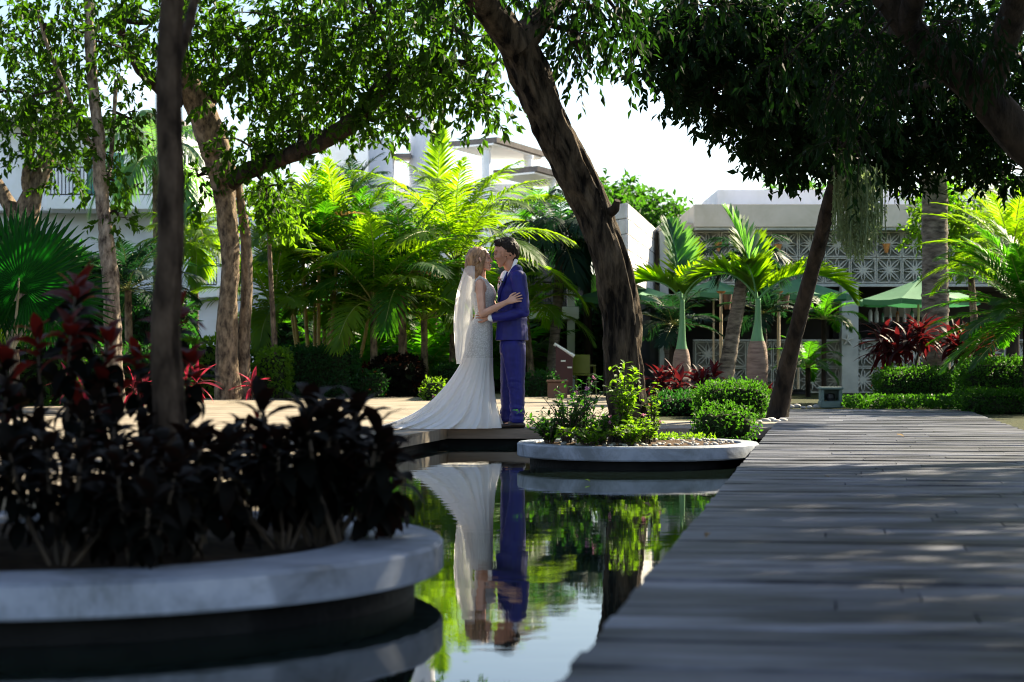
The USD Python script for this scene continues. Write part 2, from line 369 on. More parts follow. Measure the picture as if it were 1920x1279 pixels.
# lace: a fine raised net pattern on off-white cloth
M['lace'] = usdkit.material(stage, '/World/Looks/lace', {
    'tc': ('texture_coordinate', {}), 'm': ('mapping', {'scale': (1, 1, 1.0)}),
    'v': ('voronoi_texture', {'scale': 75.0}), 'n': ('noise_texture', {'scale': 9.0, 'detail': 4.0}),
    'r': ('rgb_ramp', {'ramp': [(0, (.88, .875, .87)), (.3, (.86, .855, .85)), (.6, (.68, .67, .655)), (1, (.6, .59, .575))]}),
    'b': ('bump', {'strength': .5, 'distance': .006}), 't': ('translucent_bsdf', {'color': (.75, .74, .72)}), 'x': ('mix_closure', {'fac': .12}),
    'p': ('principled_bsdf', {'roughness': .6, 'sheen_weight': .2})},
    [('tc.object', 'm.vector'), ('m.vector', 'v.vector'), ('v.distance', 'r.fac'), ('r.color', 'p.base_color'), ('v.distance', 'b.height'), ('b.normal', 'p.normal'),
     ('p.BSDF', 'x.closure1'), ('t.BSDF', 'x.closure2')], surface='x.closure')
M['tulle'] = mat('tulle', (.82, .815, .81), (.88, .875, .87), 0.65, 5, coord='object', trans=(.86, .85, .83), tw=.2, bump=.2, bscale=20, stretch=(1, 1, .2))
M['glass_green'] = usdkit.material(stage, '/World/Looks/glass_green', {
    'f': ('fresnel', {'IOR': 1.5}), 'g': ('glossy_bsdf', {'color': (.9, .95, .95), 'roughness': .03}), 't': ('diffuse_bsdf', {'color': (.05, .16, .14)}), 'x': ('mix_closure', {})},
    [('f.fac', 'x.fac'), ('t.BSDF', 'x.closure1'), ('g.BSDF', 'x.closure2')], surface='x.closure')
for nm, c in (('bottle_clear', (.6, .68, .7)), ('bottle_green', (.05, .2, .08)), ('bottle_amber', (.3, .14, .03))):
    M[nm] = mat(nm, c, c, 0.1, 3, spec=.8)
# pool water: dark, mirror-like, ripples drawn out across the view
M['water'] = usdkit.material(stage, '/World/Looks/water', {
    'g': ('geometry', {}), 'm': ('mapping', {'scale': (1.0, 2.2, 1)}), 'n': ('noise_texture', {'scale': 3.2, 'detail': 2.5, 'roughness': .45}),
    'b': ('bump', {'strength': .03, 'distance': .02}), 'p': ('principled_bsdf', {'base_color': (.004, .007, .006), 'roughness': .015, 'ior': 1.33, 'specular_ior_level': 0.5})},
    [('g.position', 'm.vector'), ('m.vector', 'n.vector'), ('n.fac', 'b.height'), ('b.normal', 'p.normal')], surface='p.BSDF')

# ================================================================ THE SETTING
deck_x = lambda y: 0.113 + (y - 3.88) * 0.1645          # left edge of the boardwalk
edge_x = lambda y: -0.61 + (y - 18.3) * 0.178           # left bank of the pool
PW = -0.16                                              # water level
POOL = Polygon([(edge_x(18.3), 18.3), (deck_x(18.3), 18.3), (deck_x(-4), -4), (-4.6, -4), (-4.6, 9.2), (edge_x(9.2), 9.2)])
BIG = Polygon([(-220, -160), (220, -160), (220, 260), (-220, 260)])
DECK = Polygon([(deck_x(-4), -4), (deck_x(26.3), 26.3), (deck_x(26.3) + 2.25, 25.93), (deck_x(-4) + 2.35, -4.4)])
TERRACE = Polygon([(-11, 9.2), (edge_x(9.2), 9.2), (edge_x(18.3), 18.3), (deck_x(18.3) - .01, 18.3), (deck_x(20.3) - .01, 20.3), (1.35, 20.9), (1.5, 26), (2.3, 37), (-1.1, 37.5), (-1.6, 34.2), (-11, 33.4)])
v, f = flat(BIG.difference(POOL.buffer(0.12)).difference(TERRACE.buffer(-.05)).difference(DECK.buffer(-.1)), -0.035)
obj('ground', (v, f), M['lawn'], kind='structure')
# terrace: a 9 cm slab with its own coping stones along the pool
inner = TERRACE.difference(Polygon([(edge_x(9.0), 9.0), (edge_x(18.3), 18.3), (4, 18.3), (4, 18.62), (edge_x(18.3) - .33, 18.62), (edge_x(9.0) - .33, 9.0)]))
terr = obj('terrace', prism(inner, -0.10, 0.0), M['terrace'], kind='structure')
rng = np.random.RandomState(3)
y = 9.25
while y < 18.25:                                        # coping along the left bank
    L = min(0.62, 18.3 - y)
    a, b = y + .003, y + L - .003
    q = Polygon([(edge_x(a), a), (edge_x(b), b), (edge_x(b) - .33, b), (edge_x(a) - .33, a)])
    obj('coping_stone', prism(q, -0.095, 0.004 + rng.uniform(0, .004)), M['coping'], terr)
    y += L
x = edge_x(18.3) - .02
while x < deck_x(18.3) - .1:                            # edge boards in front of the couple
    L = min(1.05, deck_x(18.3) - .02 - x)
    obj('edge_board', bx(x + .003, x + L - .003, 18.28, 18.62, -0.098, 0.003 + rng.uniform(0, .003), .006), M['fascia'], terr)
    x += L
# pool walls, bed, water
wall = POOL.buffer(0.30).difference(POOL.buffer(0.10))
obj('pool_wall', prism(wall, -0.75, -0.102), M['dark_wall'], kind='structure')
obj('pool_bed', flat(POOL.buffer(0.25), -0.74), M['dark_wall'], kind='structure')
obj('pool_water', flat(POOL.buffer(0.12), PW), M['water'], kind='structure')

# boardwalk: weathered planks laid across, each its own board
dk = UsdGeom.Xform.Define(stage, path_for(None, 'boardwalk'))
tag(dk, kind='structure')
ux = unit(V(0.1645, 1, 0))
vx = V(ux[1], -ux[0], 0)
obj('joist_frame', prism(DECK.buffer(-.06), -.14, -.052), M['dark_wall'], dk)
PL = 0.205
nrow = int(30.2 / PL)
rng = np.random.RandomState(5)
o0 = V(deck_x(-4), -4, 0)


def board(a, b, r0, r1, z, mk):
    w = r1 - r0
    e = .006
    prof = [(0, -.045), (w, -.045), (w, -e), (w - e, 0), (e, 0), (0, -e)]
    tilt = rng.uniform(-.0015, .0015)
    vs = []
    for s in (a, b):
        for p, zz in prof:
            q = o0 + ux * (r0 + p) + vx * s
            vs.append((q[0], q[1], z + zz + tilt * (p / w - .5) * 2))
    n = 6
    fs = [(i, (i + 1) % n, n + (i + 1) % n) for i in range(n)] + [(i, n + (i + 1) % n, n + i) for i in range(n)] + [(0, i + 1, i) for i in range(1, n - 1)] + [(n, n + i, n + i + 1) for i in range(1, n - 1)]
    obj('plank', (np.array(vs), np.array(fs)), M[f'plank{mk}'], dk)


for k in range(nrow):
    r0, r1 = k * PL, (k + 1) * PL - .007 - rng.uniform(0, .004)
    z = rng.uniform(-.003, .003)
    y0 = -4 + k * PL
    wid = 2.32 + rng.uniform(-.01, .01)
    mk = rng.randint(4)
    if y0 > 2.5:
        c = rng.uniform(.5, 1.8)
        board(-.025 + rng.uniform(0, .012), c - .003, r0, r1, z, mk)
        board(c + .003, wid, r0, r1, z + rng.uniform(-.002, .002), rng.randint(4))
    else:
        board(-.025 + rng.uniform(0, .012), wid, r0, r1, z, mk)


# ---------------------------------------------------------------- planters in the pool
def planter(name_label, cx, cy, R, top, rimw, soil_z, fill):
    t = thing('round_planter', name_label, 'planter', (cx, cy, 0))
    n = 96
    obj('rim', lathe([(R - rimw, top - .10), (R - rimw, top - .008), (R - rimw + .008, top), (R - .012, top), (R, top - .012), (R, top - .098), (R - .01, top - .108), (R - .10, top - .108)], n), M['rim'], t, 30)
    obj('base_wall', lathe([(R - .10, top - .112), (R - .10, -.75)], n), M['dark_wall'], t, 30)
    r = np.linspace(0, R - rimw + .02, 14)
    a = np.arange(48) / 48 * 2 * np.pi
    g = np.stack([r[:, None] * np.cos(a), r[:, None] * np.sin(a), np.zeros((14, 48))], -1).reshape(-1, 3)
    g[:, 2] = soil_z + .05 * (meshkit.fbm(g * 5 + cx) - .5) - .03 * (np.linalg.norm(g[:, :2], axis=1) / R) ** 2
    i, j = np.meshgrid(np.arange(13), np.arange(48), indexing='ij')
    i, j = i.ravel(), j.ravel()
    f = np.c_[i * 48 + j, (i + 1) * 48 + j, (i + 1) * 48 + (j + 1) % 48, i * 48 + (j + 1) % 48]
    obj('soil', (g, f), M[fill], t, True)
    return t


NPX, NPY, NPR = -1.60, 6.68, 1.36
planter('large round white rimmed planter filled with dark red crotons', NPX, NPY, NPR, 0.03, .34, 0.02, 'soil')
FPX0, FPY0, FPR = 0.98, 15.0, 0.94
planter('smaller round white rimmed planter under the leaning thick trunk', FPX0, FPY0, FPR, 0.015, .14, 0.02, 'mulch')

# ---------------------------------------------------------------- white restaurant pavilion on the right
PX = lambda px, z: (px - 960) / FPX * z
PZ = lambda py, z: CH + (HZ - py) / FPX * z
ZR = 40.0
rest = thing('restaurant_pavilion', 'low flat roofed restaurant with star pattern breeze block screens', 'building', (0, 0, 0))
obj('parapet', bx(PX(1298, ZR), 13.6, ZR - .45, ZR + 7, 3.40, 3.87, .01), M['beige_wall'], rest)
obj('drip_edge', bx(PX(1298, ZR) + .02, 13.58, ZR - .40, ZR + 6.9, 3.345, 3.397), M['pillar'], rest)
obj('side_roof', bx(PX(1238, ZR), PX(1298, ZR) - .003, ZR - .2, ZR + 6, 3.36, 3.50, .01), M['beige_wall'], rest)
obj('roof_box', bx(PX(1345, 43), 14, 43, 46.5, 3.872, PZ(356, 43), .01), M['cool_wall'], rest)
obj('pillar', bx(PX(1575, ZR), PX(1606, ZR), ZR - .22, ZR + .12, -.03, 2.25, .008), M['pillar'], rest)
obj('pillar', bx(PX(1236, ZR), PX(1252, ZR), ZR - .22, ZR + .12, -.03, 3.34, .008), M['pillar'], rest)
obj('lintel', bx(PX(1252, ZR) + .002, 13.5, ZR + .0, ZR + .18, 2.19, 2.25), M['pillar'], rest)
obj('sill', bx(PX(1300, ZR), 13.5, ZR - .04, ZR + .16, 1.055, 1.09), M['pillar'], rest)
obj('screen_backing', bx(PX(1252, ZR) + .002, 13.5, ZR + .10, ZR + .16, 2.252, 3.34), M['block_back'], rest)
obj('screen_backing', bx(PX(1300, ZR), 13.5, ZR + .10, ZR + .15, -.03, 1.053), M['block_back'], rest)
obj('back_wall', bx(3.0, 13.5, 45.5, 45.8, -.03, 3.34), M['dark_room'], rest)
obj('side_wall', bx(2.9, 3.0, 40.2, 45.8, -.03, 3.34), M['dark_room'], rest)
obj('ceiling', bx(3.02, 13.48, 40.2, 45.48, 2.26, 2.36), M['dark_room'], rest)
obj('room_floor', bx(3.02, 13.48, 40.2, 45.48, -.03, .02), M['dark_room'], rest)
BS = 0.54


def breeze(s):
    h = s / 2 - .008
    box_ = lambda k: shapely.box(-k, -k, k, k)

    def lens(a, r0, r1, w):
        u, q = V(math.cos(a), math.sin(a)), V(-math.sin(a), math.cos(a))
        ts = np.linspace(0, 1, 8)
        return Polygon([u * (r0 + (r1 - r0) * t) + q * w * math.sin(math.pi * t) for t in ts] + [u * (r0 + (r1 - r0) * t) - q * w * math.sin(math.pi * t) for t in ts[::-1][1:-1]])

    lat = box_(h).difference(box_(h - .022)).union(Point(0, 0).buffer(h * .1, 4))
    slits = []
    for k in range(8):
        a, r1 = k * math.pi / 4, (h - .01) * (1.0 if k % 2 == 0 else 1.38)
        lat = lat.union(lens(a, 0, r1, h * .165))
        slits.append(lens(a, h * .2, r1 * .94, h * .085))
    for q in slits:
        lat = lat.difference(q)
    v, f = cat([prism(g, 0, .07) for g in getattr(lat.simplify(.002), 'geoms', [lat.simplify(.002)])])
    return np.c_[v[:, 0], .07 - v[:, 2], v[:, 1]], f         # upright, facing -y


bl = breeze(BS)
col = int((13.4 - PX(1254, ZR)) / BS)
for i in range(col):
    xx = PX(1254, ZR) + BS * (i + .5)
    for r in range(2):
        if xx < 10.9:
            obj('breeze_block', (bl[0] + V(xx, ZR + .0, 2.26 + BS * (r + .5)), bl[1]), M['block'], rest)
            if xx > 4.0 and abs(xx - PX(1590, ZR)) > .1:
                obj('breeze_block', (bl[0] + V(xx, ZR + .0, -.03 + BS * (r + .5)), bl[1]), M['block'], rest)
# bar with bottles, seen through the opening under the umbrella
bar = thing('bar_counter', 'dark bar counter with a pale shelf inside the restaurant opening', 'counter', (PX(1655, 42.5), 42.5, .02))
obj('counter_front', bx(-1.1, 1.5, 0, .5, 0, 1.42, .01), M['dark_wall'], bar)
obj('counter_top', bx(-1.14, 1.54, -.05, .55, 1.423, 1.47, .01), M['metal_dark'], bar)
obj('pale_shelf', bx(.25, 1.45, 1.1, 1.3, 1.62, 1.98, .01), M['pillar'], bar)
rng = np.random.RandomState(8)
bp = [(0.022, 0), (.03, .01), (.03, .15), (.012, .2), (.011, .27), (.013, .28), (0, .28)]
blab = ['tall clear bottle at the left end of the bar', 'second bottle from the left on the bar', 'green bottle third along the bar', 'pale bottle in the middle of the bar row', 'amber bottle right of the middle of the bar row',
        'clear squat bottle second from the right on the bar', 'bottle at the right end of the bar row']
for i in range(7):
    s = rng.uniform(1.0, 1.5)
    t = thing('bottle', blab[i], 'bottle', (PX(1634, 42.4) + .155 * i + rng.uniform(-.02, .02), 42.62, 1.491), group='bottles on the bar', scale=(s * 1.1, s * 1.1, s))
    obj('glass', lathe(bp[:4], 12), M[('bottle_clear', 'bottle_clear', 'bottle_green', 'bottle_clear', 'bottle_amber', 'bottle_clear', 'bottle_green')[i]], t, 30)
    obj('neck', lathe(bp[3:], 10), M['white_paint' if i % 2 else 'metal_dark'], t, 30)
for px, py, l in ((1347, 463, 'small copper wall lamp above the left bottle palm'), (1459, 467, 'small copper wall lamp just left of the dark slanting trunk'), (1662, 466, 'small copper wall lamp beside the hanging vines')):
    t = thing('wall_lamp', l, 'lamp', (PX(px, 39.93), 39.93, PZ(py, 39.93)), group='copper lamps on the breeze block screen')
    obj('shade', lathe([(.05, .1), (.09, .1), (.085, .09), (.03, -.09), (.0, -.1)], 14), M['copper'], t, 30)
    obj('bracket', bx(-.012, .012, 0, .07, -.02, .02), M['metal_dark'], t)
t = thing('wall_star', 'little pale starfish ornament hung on the restaurant pillar', 'ornament', (PX(1590, 39.7), 39.76, PZ(638, 39.7)))
for k in range(5):
    a = math.pi / 2 + k * 2 * math.pi / 5
    obj('arm', tube([(0, 0, 0), (.13 * math.cos(a), -.01, .13 * math.sin(a))], [.03, .012], 6, 4), M['block'], t)

# ---------------------------------------------------------------- raised stone clad block between palms and pavilion
sb = thing('stone_block_building', 'tall pale stone clad block with large square slabs', 'building', (0, 0, 0))
A, B = V(PX(1176, 34), 34.0), V(PX(1238, 42), 42.0)
C0 = V(PX(1146, 34.5), 34.6)
zt, zb = PZ(380, 34), 2.06
body = Polygon([A, B, (B[0] - 1.2, B[1] + .4), (C0[0] - .0, C0[1] + 6), C0])
obj('core', prism(body.buffer(-.03), zb, zt - .02), M['cool_wall'], sb)


def slabs(p, q, nx, nz):
    d = unit(q - p)
    L = np.linalg.norm(q - p)
    nrm = V(d[1], -d[0])
    rs = np.random.RandomState(4)
    for j in range(nz):
        off = .5 if j % 2 else 0
        cuts = [0] + [(i + off) * L / nx for i in range(0 if off else 1, nx)] + [L]
        for a, b in zip(cuts[:-1], cuts[1:]):
            if b - a < .05:
                continue
            z0, z1 = zb + (zt - zb) * j / nz + .006, zb + (zt - zb) * (j + 1) / nz - .006
            pr = rs.uniform(0, .012)
            c = p + d * (a + b) / 2 - nrm * (.02 - pr)
            obj('stone_slab', box(c[0], c[1], (z0 + z1) / 2, b - a - .012, .05, z1 - z0, .006, math.atan2(d[1], d[0])), M['stone'], sb)


slabs(A, B, 8, 5)
slabs(C0, A - V(.01, 0), 1, 5)
obj('post', bx(A[0] - .35, A[0] - .1, 35.2, 35.5, -.03, zb - .003), M['dark_wall'], sb)
obj('post', bx(B[0] - .75, B[0] - .5, 41.2, 41.5, -.03, zb - .003), M['dark_wall'], sb)

# ---------------------------------------------------------------- white hotel behind the trees
ZH = 46.0
hx, hz = lambda p: PX(p, ZH), lambda p: PZ(p, ZH)
hot = thing('hotel_wing', 'white hotel wing with a railed balcony behind the left trees', 'building', (0, 0, 0))
obj('upper_wall', bx(hx(-40), hx(335), ZH, ZH + 6, hz(395), hz(236), .01), M['white_wall'], hot)
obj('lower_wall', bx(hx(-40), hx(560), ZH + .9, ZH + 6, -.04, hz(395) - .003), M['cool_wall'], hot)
obj('roof', bx(hx(-60), hx(345), ZH - .7, ZH + 6.2, hz(236) + .002, hz(226), .02), M['roof_tile'], hot)
wf = obj('window', cat([bx(hx(158), hx(238), ZH - .05, ZH - .003, hz(287), hz(281)), bx(hx(158), hx(163), ZH - .05, ZH - .003, hz(374), hz(287)), bx(hx(233), hx(238), ZH - .05, ZH - .003, hz(374), hz(287)),
                        bx(hx(196), hx(200), ZH - .045, ZH - .003, hz(374), hz(287))]), M['white_paint'], hot)
obj('pane', bx(hx(163), hx(196), ZH - .03, ZH - .004, hz(374), hz(287)), M['glass_green'], wf)
obj('pane', bx(hx(200), hx(233), ZH - .03, ZH - .004, hz(374), hz(287)), M['glass_green'], wf)
obj('balcony_slab', bx(hx(112), hx(305), ZH - 1.3, ZH - .003, hz(400), hz(376), .01), M['white_wall'], hot)


def railing(parent, x0, x1, y, z0, z1, n, cross=False):
    r = obj('railing', cat([bx(x0, x1, y - .02, y + .02, z1 - .04, z1), bx(x0, x1, y - .015, y + .015, z0, z0 + .03)]), M['metal_dark'], parent)
    for i in range(n + 1):
        xx = x0 + (x1 - x0) * i / n
        obj('baluster', bx(xx - .011, xx + .011, y - .011, y + .011, z0 + .031, z1 - .041), M['metal_dark'], r)
    if cross:
        m = max(1, n // 5)
        for i in range(m):
            a, b = x0 + (x1 - x0) * i / m, x0 + (x1 - x0) * (i + 1) / m
            for za, zc in ((z0 + .04, z1 - .05), (z1 - .05, z0 + .04)):
                obj('cross_bar', tube([(a, y - .02, za), (b, y - .02, zc)], [.012, .012], 5, 2), M['metal_dark'], r)


railing(hot, hx(112), hx(300), ZH - 1.25, hz(376) + .02, hz(322), 28)
obj('lower_balcony', bx(hx(345), hx(415), ZH - .7, ZH + .897, PZ(560, ZH), PZ(538, ZH), .01), M['white_wall'], hot)
obj('upper_block', bx(hx(330), hx(422), ZH + .2, ZH + .897, PZ(536, ZH), PZ(462, ZH), .01), M['white_wall'], hot)
railing(hot, hx(362), hx(414), ZH - .66, PZ(538, ZH) + .01, PZ(482, ZH), 10, True)
obj('garden_pier', bx(PX(484, 42), PX(562, 42), 42, 43.6, -.04, PZ(553, 42), .02), M['cool_wall'], hot)

h2 = thing('hotel_tower_block', 'white hotel block with stair towers and two roof pergolas', 'building', (0, 0, 0))
obj('main_wall', bx(PX(560, 54), PX(1000, 54), 54, 60, -.04, PZ(345, 54), .01), M['white_wall'], h2)
obj('stair_tower', bx(PX(600, 52), PX(690, 52), 52, 53.99, -.04, PZ(238, 52), .02), M['white_wall'], h2)
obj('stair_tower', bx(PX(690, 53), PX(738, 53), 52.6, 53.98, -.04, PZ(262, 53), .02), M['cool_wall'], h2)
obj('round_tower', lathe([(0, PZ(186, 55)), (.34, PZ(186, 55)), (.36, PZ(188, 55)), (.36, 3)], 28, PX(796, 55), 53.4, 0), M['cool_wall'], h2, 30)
obj('tower_canopy', bx(PX(738, 53), PX(772, 53), 52.7, 53.7, PZ(297, 53), PZ(290, 53)), M['roof_tile'], h2)


def pergola(C, R, L, z, cols):
    C, R, L = V(*C), V(*R), V(*L)
    F = R + L - C
    pg = obj('pergola_roof', prism(Polygon([C, R, F, L]), z - .05, z), M['white_paint'], h2)
    n = 18
    dv = unit(L - C)
    for i in range(n):
        p = C + (R - C) * (i + .5) / n - dv * .12
        q = L + (R - C) * (i + .5) / n + dv * .1
        c = (p + q) / 2
        obj('rafter', box(c[0], c[1], z + .08, np.linalg.norm(q - p), np.linalg.norm(R - C) / n * .62, .14, .0, math.atan2(*(q - p)[::-1])), M['roof_tile'], pg)
    for px, py0, zc, r in cols:
        obj('column', lathe([(0, z - .053), (r * 1.15, z - .053), (r * 1.15, z - .12), (r, z - .14), (r, 2.0)], 18, PX(px, zc), zc, 0), M['white_wall'], h2, 30)


pergola((PX(925, 50), 50), (PX(1018, 53.6), 53.6), (PX(846, 50.9), 50.9), PZ(268, 50), ((912, 270, 50.5, .12), (991, 290, 52.6, .12)))
pergola((PX(1002, 50.2), 50.2), (PX(1078, 53.2), 53.2), (PX(930, 51.2), 51.2), PZ(322, 50.2), ((1035, 320, 51.8, .1),))
h3 = thing('balcony_wing', 'shaded white balcony wing with a dark railing behind the groom', 'building', (0, 0, 0))
obj('balcony_slab', bx(PX(985, 42), PX(1083, 42), 41.2, 44, PZ(600, 42), PZ(577, 42), .01), M['white_wall'], h3)
obj('column', bx(PX(1062, 42), PX(1076, 42), 41.3, 41.5, -.04, PZ(601, 42)), M['white_wall'], h3)
obj('column', bx(PX(1062, 42), PX(1076, 42), 41.32, 41.5, PZ(576, 42), PZ(500, 42)), M['white_wall'], h3)
obj('wall', bx(PX(900, 44), PX(1100, 44), 44.003, 47, -.04, PZ(470, 44)), M['dark_room'], h3)
railing(h3, PX(985, 41.3), PX(1062, 41.3) - .01, 41.3, PZ(576, 41.3) + .02, PZ(528, 41.3), 16, True)


# ---------------------------------------------------------------- umbrellas
def umbrella_proto(label, px, z, wpx, yrim, yap, rz):
    zr, za = PZ(yrim, z), PZ(yap, z)
    t = thing('garden_umbrella', label, 'umbrella', (PX(px, z), z, -.03), rz, 'green garden umbrellas at the restaurant')
    R = wpx / 2 / FPX * z * 1.08
    H = za - zr
    n = 8
    for k in range(n):
        a0, a1 = k * 2 * math.pi / n, (k + 1) * 2 * math.pi / n
        vs, S = [], 5
        for i in range(S + 1):
            s = .04 + .96 * i / S
            for j in range(4):
                u = j / 3
                d = (V(math.cos(a0), math.sin(a0)) * (1 - u) + V(math.cos(a1), math.sin(a1)) * u) * R * s
                d = d * (1 - .04 * math.sin(math.pi * u) * s)
                vs.append((d[0], d[1], zr + .03 + H * (1 - s) ** 1.1 - .03 * math.sin(math.pi * u) * s))
        for j in range(4):
            b = np.array(vs[-4 + j] if j == 0 else vs[S * 4 + j])
            vs.append((b[0] * .998, b[1] * .998, b[2] - .10))
        fs = [(i * 4 + j, i * 4 + j + 1, i * 4 + j + 5, i * 4 + j + 4) for i in range(S + 1) for j in range(3)]
        obj('canopy_panel', (np.array(vs), np.array(fs)), M['umbrella'], t, 20)
        am = a0
        obj('rib', tube([(0, 0, zr + H * .93), (R * .97 * math.cos(am), R * .97 * math.sin(am), zr + .01)], [.008, .008], 5, 3), M['pole_wood'], t)
    obj('pole', tube([(0, 0, 0), (0, 0, za + .05)], [.025, .022], 8, 3), M['pole_wood'], t)
    obj('finial', lathe([(0, za + .09), (.03, za + .07), (.03, za + .03), (.05, za + .02)], 10), M['umbrella'], t, 30)
    obj('base', lathe([(0, .10), (.05, .10), (.22, .05), (.24, 0)], 16), M['dark_wall'], t, 30)


umbrella_proto('green garden umbrella right behind the thick leaning trunk', 1178, 38.5, 176, 556, 526, 11)
umbrella_proto('green umbrella lower and farther off, between thick trunk and bottle palm', 1196, 45.0, 190, 573, 549, 30)
umbrella_proto('green umbrella behind the left bottle palm fronds', 1338, 38.8, 140, 549, 524, 20)
umbrella_proto('green umbrella behind the long right frond of the bottle palm', 1497, 38.8, 190, 553, 522, 5)
umbrella_proto('large green umbrella in front of the bar, behind the ringed trunk', 1722, 36.5, 216, 562, 524, 18)

# torches
for px, l in ((1352, 'tan torch pole with brown basket left of the bottle palm'), (1460, 'tan torch pole with brown basket beside the dark slanting trunk')):
    t = thing('torch_pole', l, 'torch', (PX(px, 36), 36, -.03), group='torch poles by the restaurant')
    zt_ = PZ(550, 36) + .03
    obj('pole', tube([(0, 0, 0), (0, 0, zt_)], [.032, .03], 8, 3), M['pole_wood'], t)
    obj('basket', lathe([(0, zt_ - .3), (.05, zt_ - .3), (.09, zt_ - .02), (.075, zt_ - .02)], 14, .12, .02), M['terracotta'], t, 30)
    obj('bowl', lathe([(0, zt_ + .0), (.06, zt_ + .0), (.09, zt_ + .04), (.075, zt_ + .04), (0, zt_ + .02)], 14), M['copper'], t, 30)

# dining chair, panel, terracotta pot on the terrace behind the groom
t = thing('garden_chair', 'yellow green plastic chair in shade behind the leaning trunk', 'chair', (PX(1092, 37), 37, -.03), 160, scale=.92)
obj('seat', box(0, 0, .44, .46, .46, .035, .012), M['chair_green'], t)
obj('backrest', box(0, .215, .66, .46, .035, .40, .012), M['chair_green'], t)
for sx in (-1, 1):
    for sy in (-1, 1):
        obj('leg', tube([(.2 * sx, .2 * sy, .44), (.235 * sx, .235 * sy, 0)], [.025, .018], 6, 2), M['chair_green'], t)
    obj('armrest', cat([bx(.21 * sx - .025, .21 * sx + .025, -.2, .2, .62, .65), bx(.21 * sx - .02, .21 * sx + .02, -.2, -.16, .455, .62)]), M['chair_green'], t)
t = thing('stair_panel', 'dark red slanted stair side panel with white capping behind the groom', 'railing', (0, 0, 0))
zz = 36.5
a, b = W(1042, 646, zz), W(1074, 668, zz)
obj('panel', prism(Polygon([(a[0], a[2] - .02), (b[0], b[2] - .02), (b[0], -.03), (a[0], -.03)]), 0, .06), M['maroon'], t) if False else None
v, f = prism(Polygon([(a[0], a[2] - .02), (b[0], b[2] - .02), (b[0], -.03), (a[0], -.03)]), 0, .06)
obj('panel', (np.c_[v[:, 0], zz + v[:, 2], v[:, 1]], f[:, ::-1]), M['maroon'], t)
obj('capping', tube([a + V(-.03, .03, .01), b + V(.03, .03, -.0)], [.035, .035], 6, 2), M['white_paint'], t)
for px, py in ((1056, 677), (1068, 689)):
    q = W(px, py, zz - .01)
    obj('marker', box(q[0], q[1] - .008, q[2], .09, .02, .03, .004), M['white_paint'], t)
pt = thing('terracotta_pot', 'square terracotta planter box behind the lantana bush', 'pot', (PX(1045, 33.5), 33.5, 0))
obj('box', cat([bx(-.17, .17, -.17, .17, .0, .27, .01), bx(-.19, .19, -.19, .19, .271, .31, .01)]), M['terracotta'], pt)
obj('soil', bx(-.16, .16, -.16, .16, .312, .318), M['soil'], pt)

# garden lamp box at the far end of the boardwalk
q = G0 = V(PX(1557, 27.6), 27.6, -.03)
t = thing('garden_lamp', 'squat grey green lamp box at the end of the boardwalk', 'lamp', q)
obj('plinth', bx(-.16, .16, -.13, .13, 0, .10, .012), M['lamp_box'], t)
obj('housing', cat([bx(-.15, -.11, -.12, .12, .101, .26), bx(.11, .15, -.12, .12, .101, .26), bx(-.108, .108, .09, .12, .101, .26)]), M['lamp_box'], t)
obj('lid', bx(-.165, .165, -.135, .135, .262, .30, .01), M['lamp_box'], t)
obj('lamp_head', lathe([(0, .22), (.06, .2), (.07, .14), (.05, .102)], 14), M['metal_dark'], t, 30)

# ================================================================ PEOPLE  (local frame: x to the right of the photograph, y away, z up; 196 px per metre)
KP = 196.0
ZP = 18.42
hxp = lambda px: (px - 960) / KP
hzp = lambda py: (803 - py) / KP
J = lambda px, py, y=0.0: V(hxp(px), y, hzp(py))


def ball(c, r, n=20):
    r = V(1, 1, 1) * r if np.ndim(r) == 0 else V(*r)
    return m3.Manifold.sphere(1.0, n).scale(tuple(r)).translate(tuple(map(float, c)))


def bone(a, ra, b, rb):
    return m3.Manifold.batch_hull([ball(a, ra), ball(b, rb)])


def chain(js):
    return [bone(js[i][0], js[i][1], js[i + 1][0], js[i + 1][1]) for i in range(len(js) - 1)]


def fuse(parts, edge=.012, smooth=8, lam=.5):
    m = m3.Manifold.batch_boolean(parts, m3.OpType.Add).refine_to_length(edge).to_mesh()
    t = trimesh.Trimesh(m.vert_properties[:, :3], m.tri_verts, process=False)
    t.merge_vertices()
    if smooth:
        trimesh.smoothing.filter_taubin(t, lamb=lam, nu=.53, iterations=smooth)
    return np.array(t.vertices), np.array(t.faces)


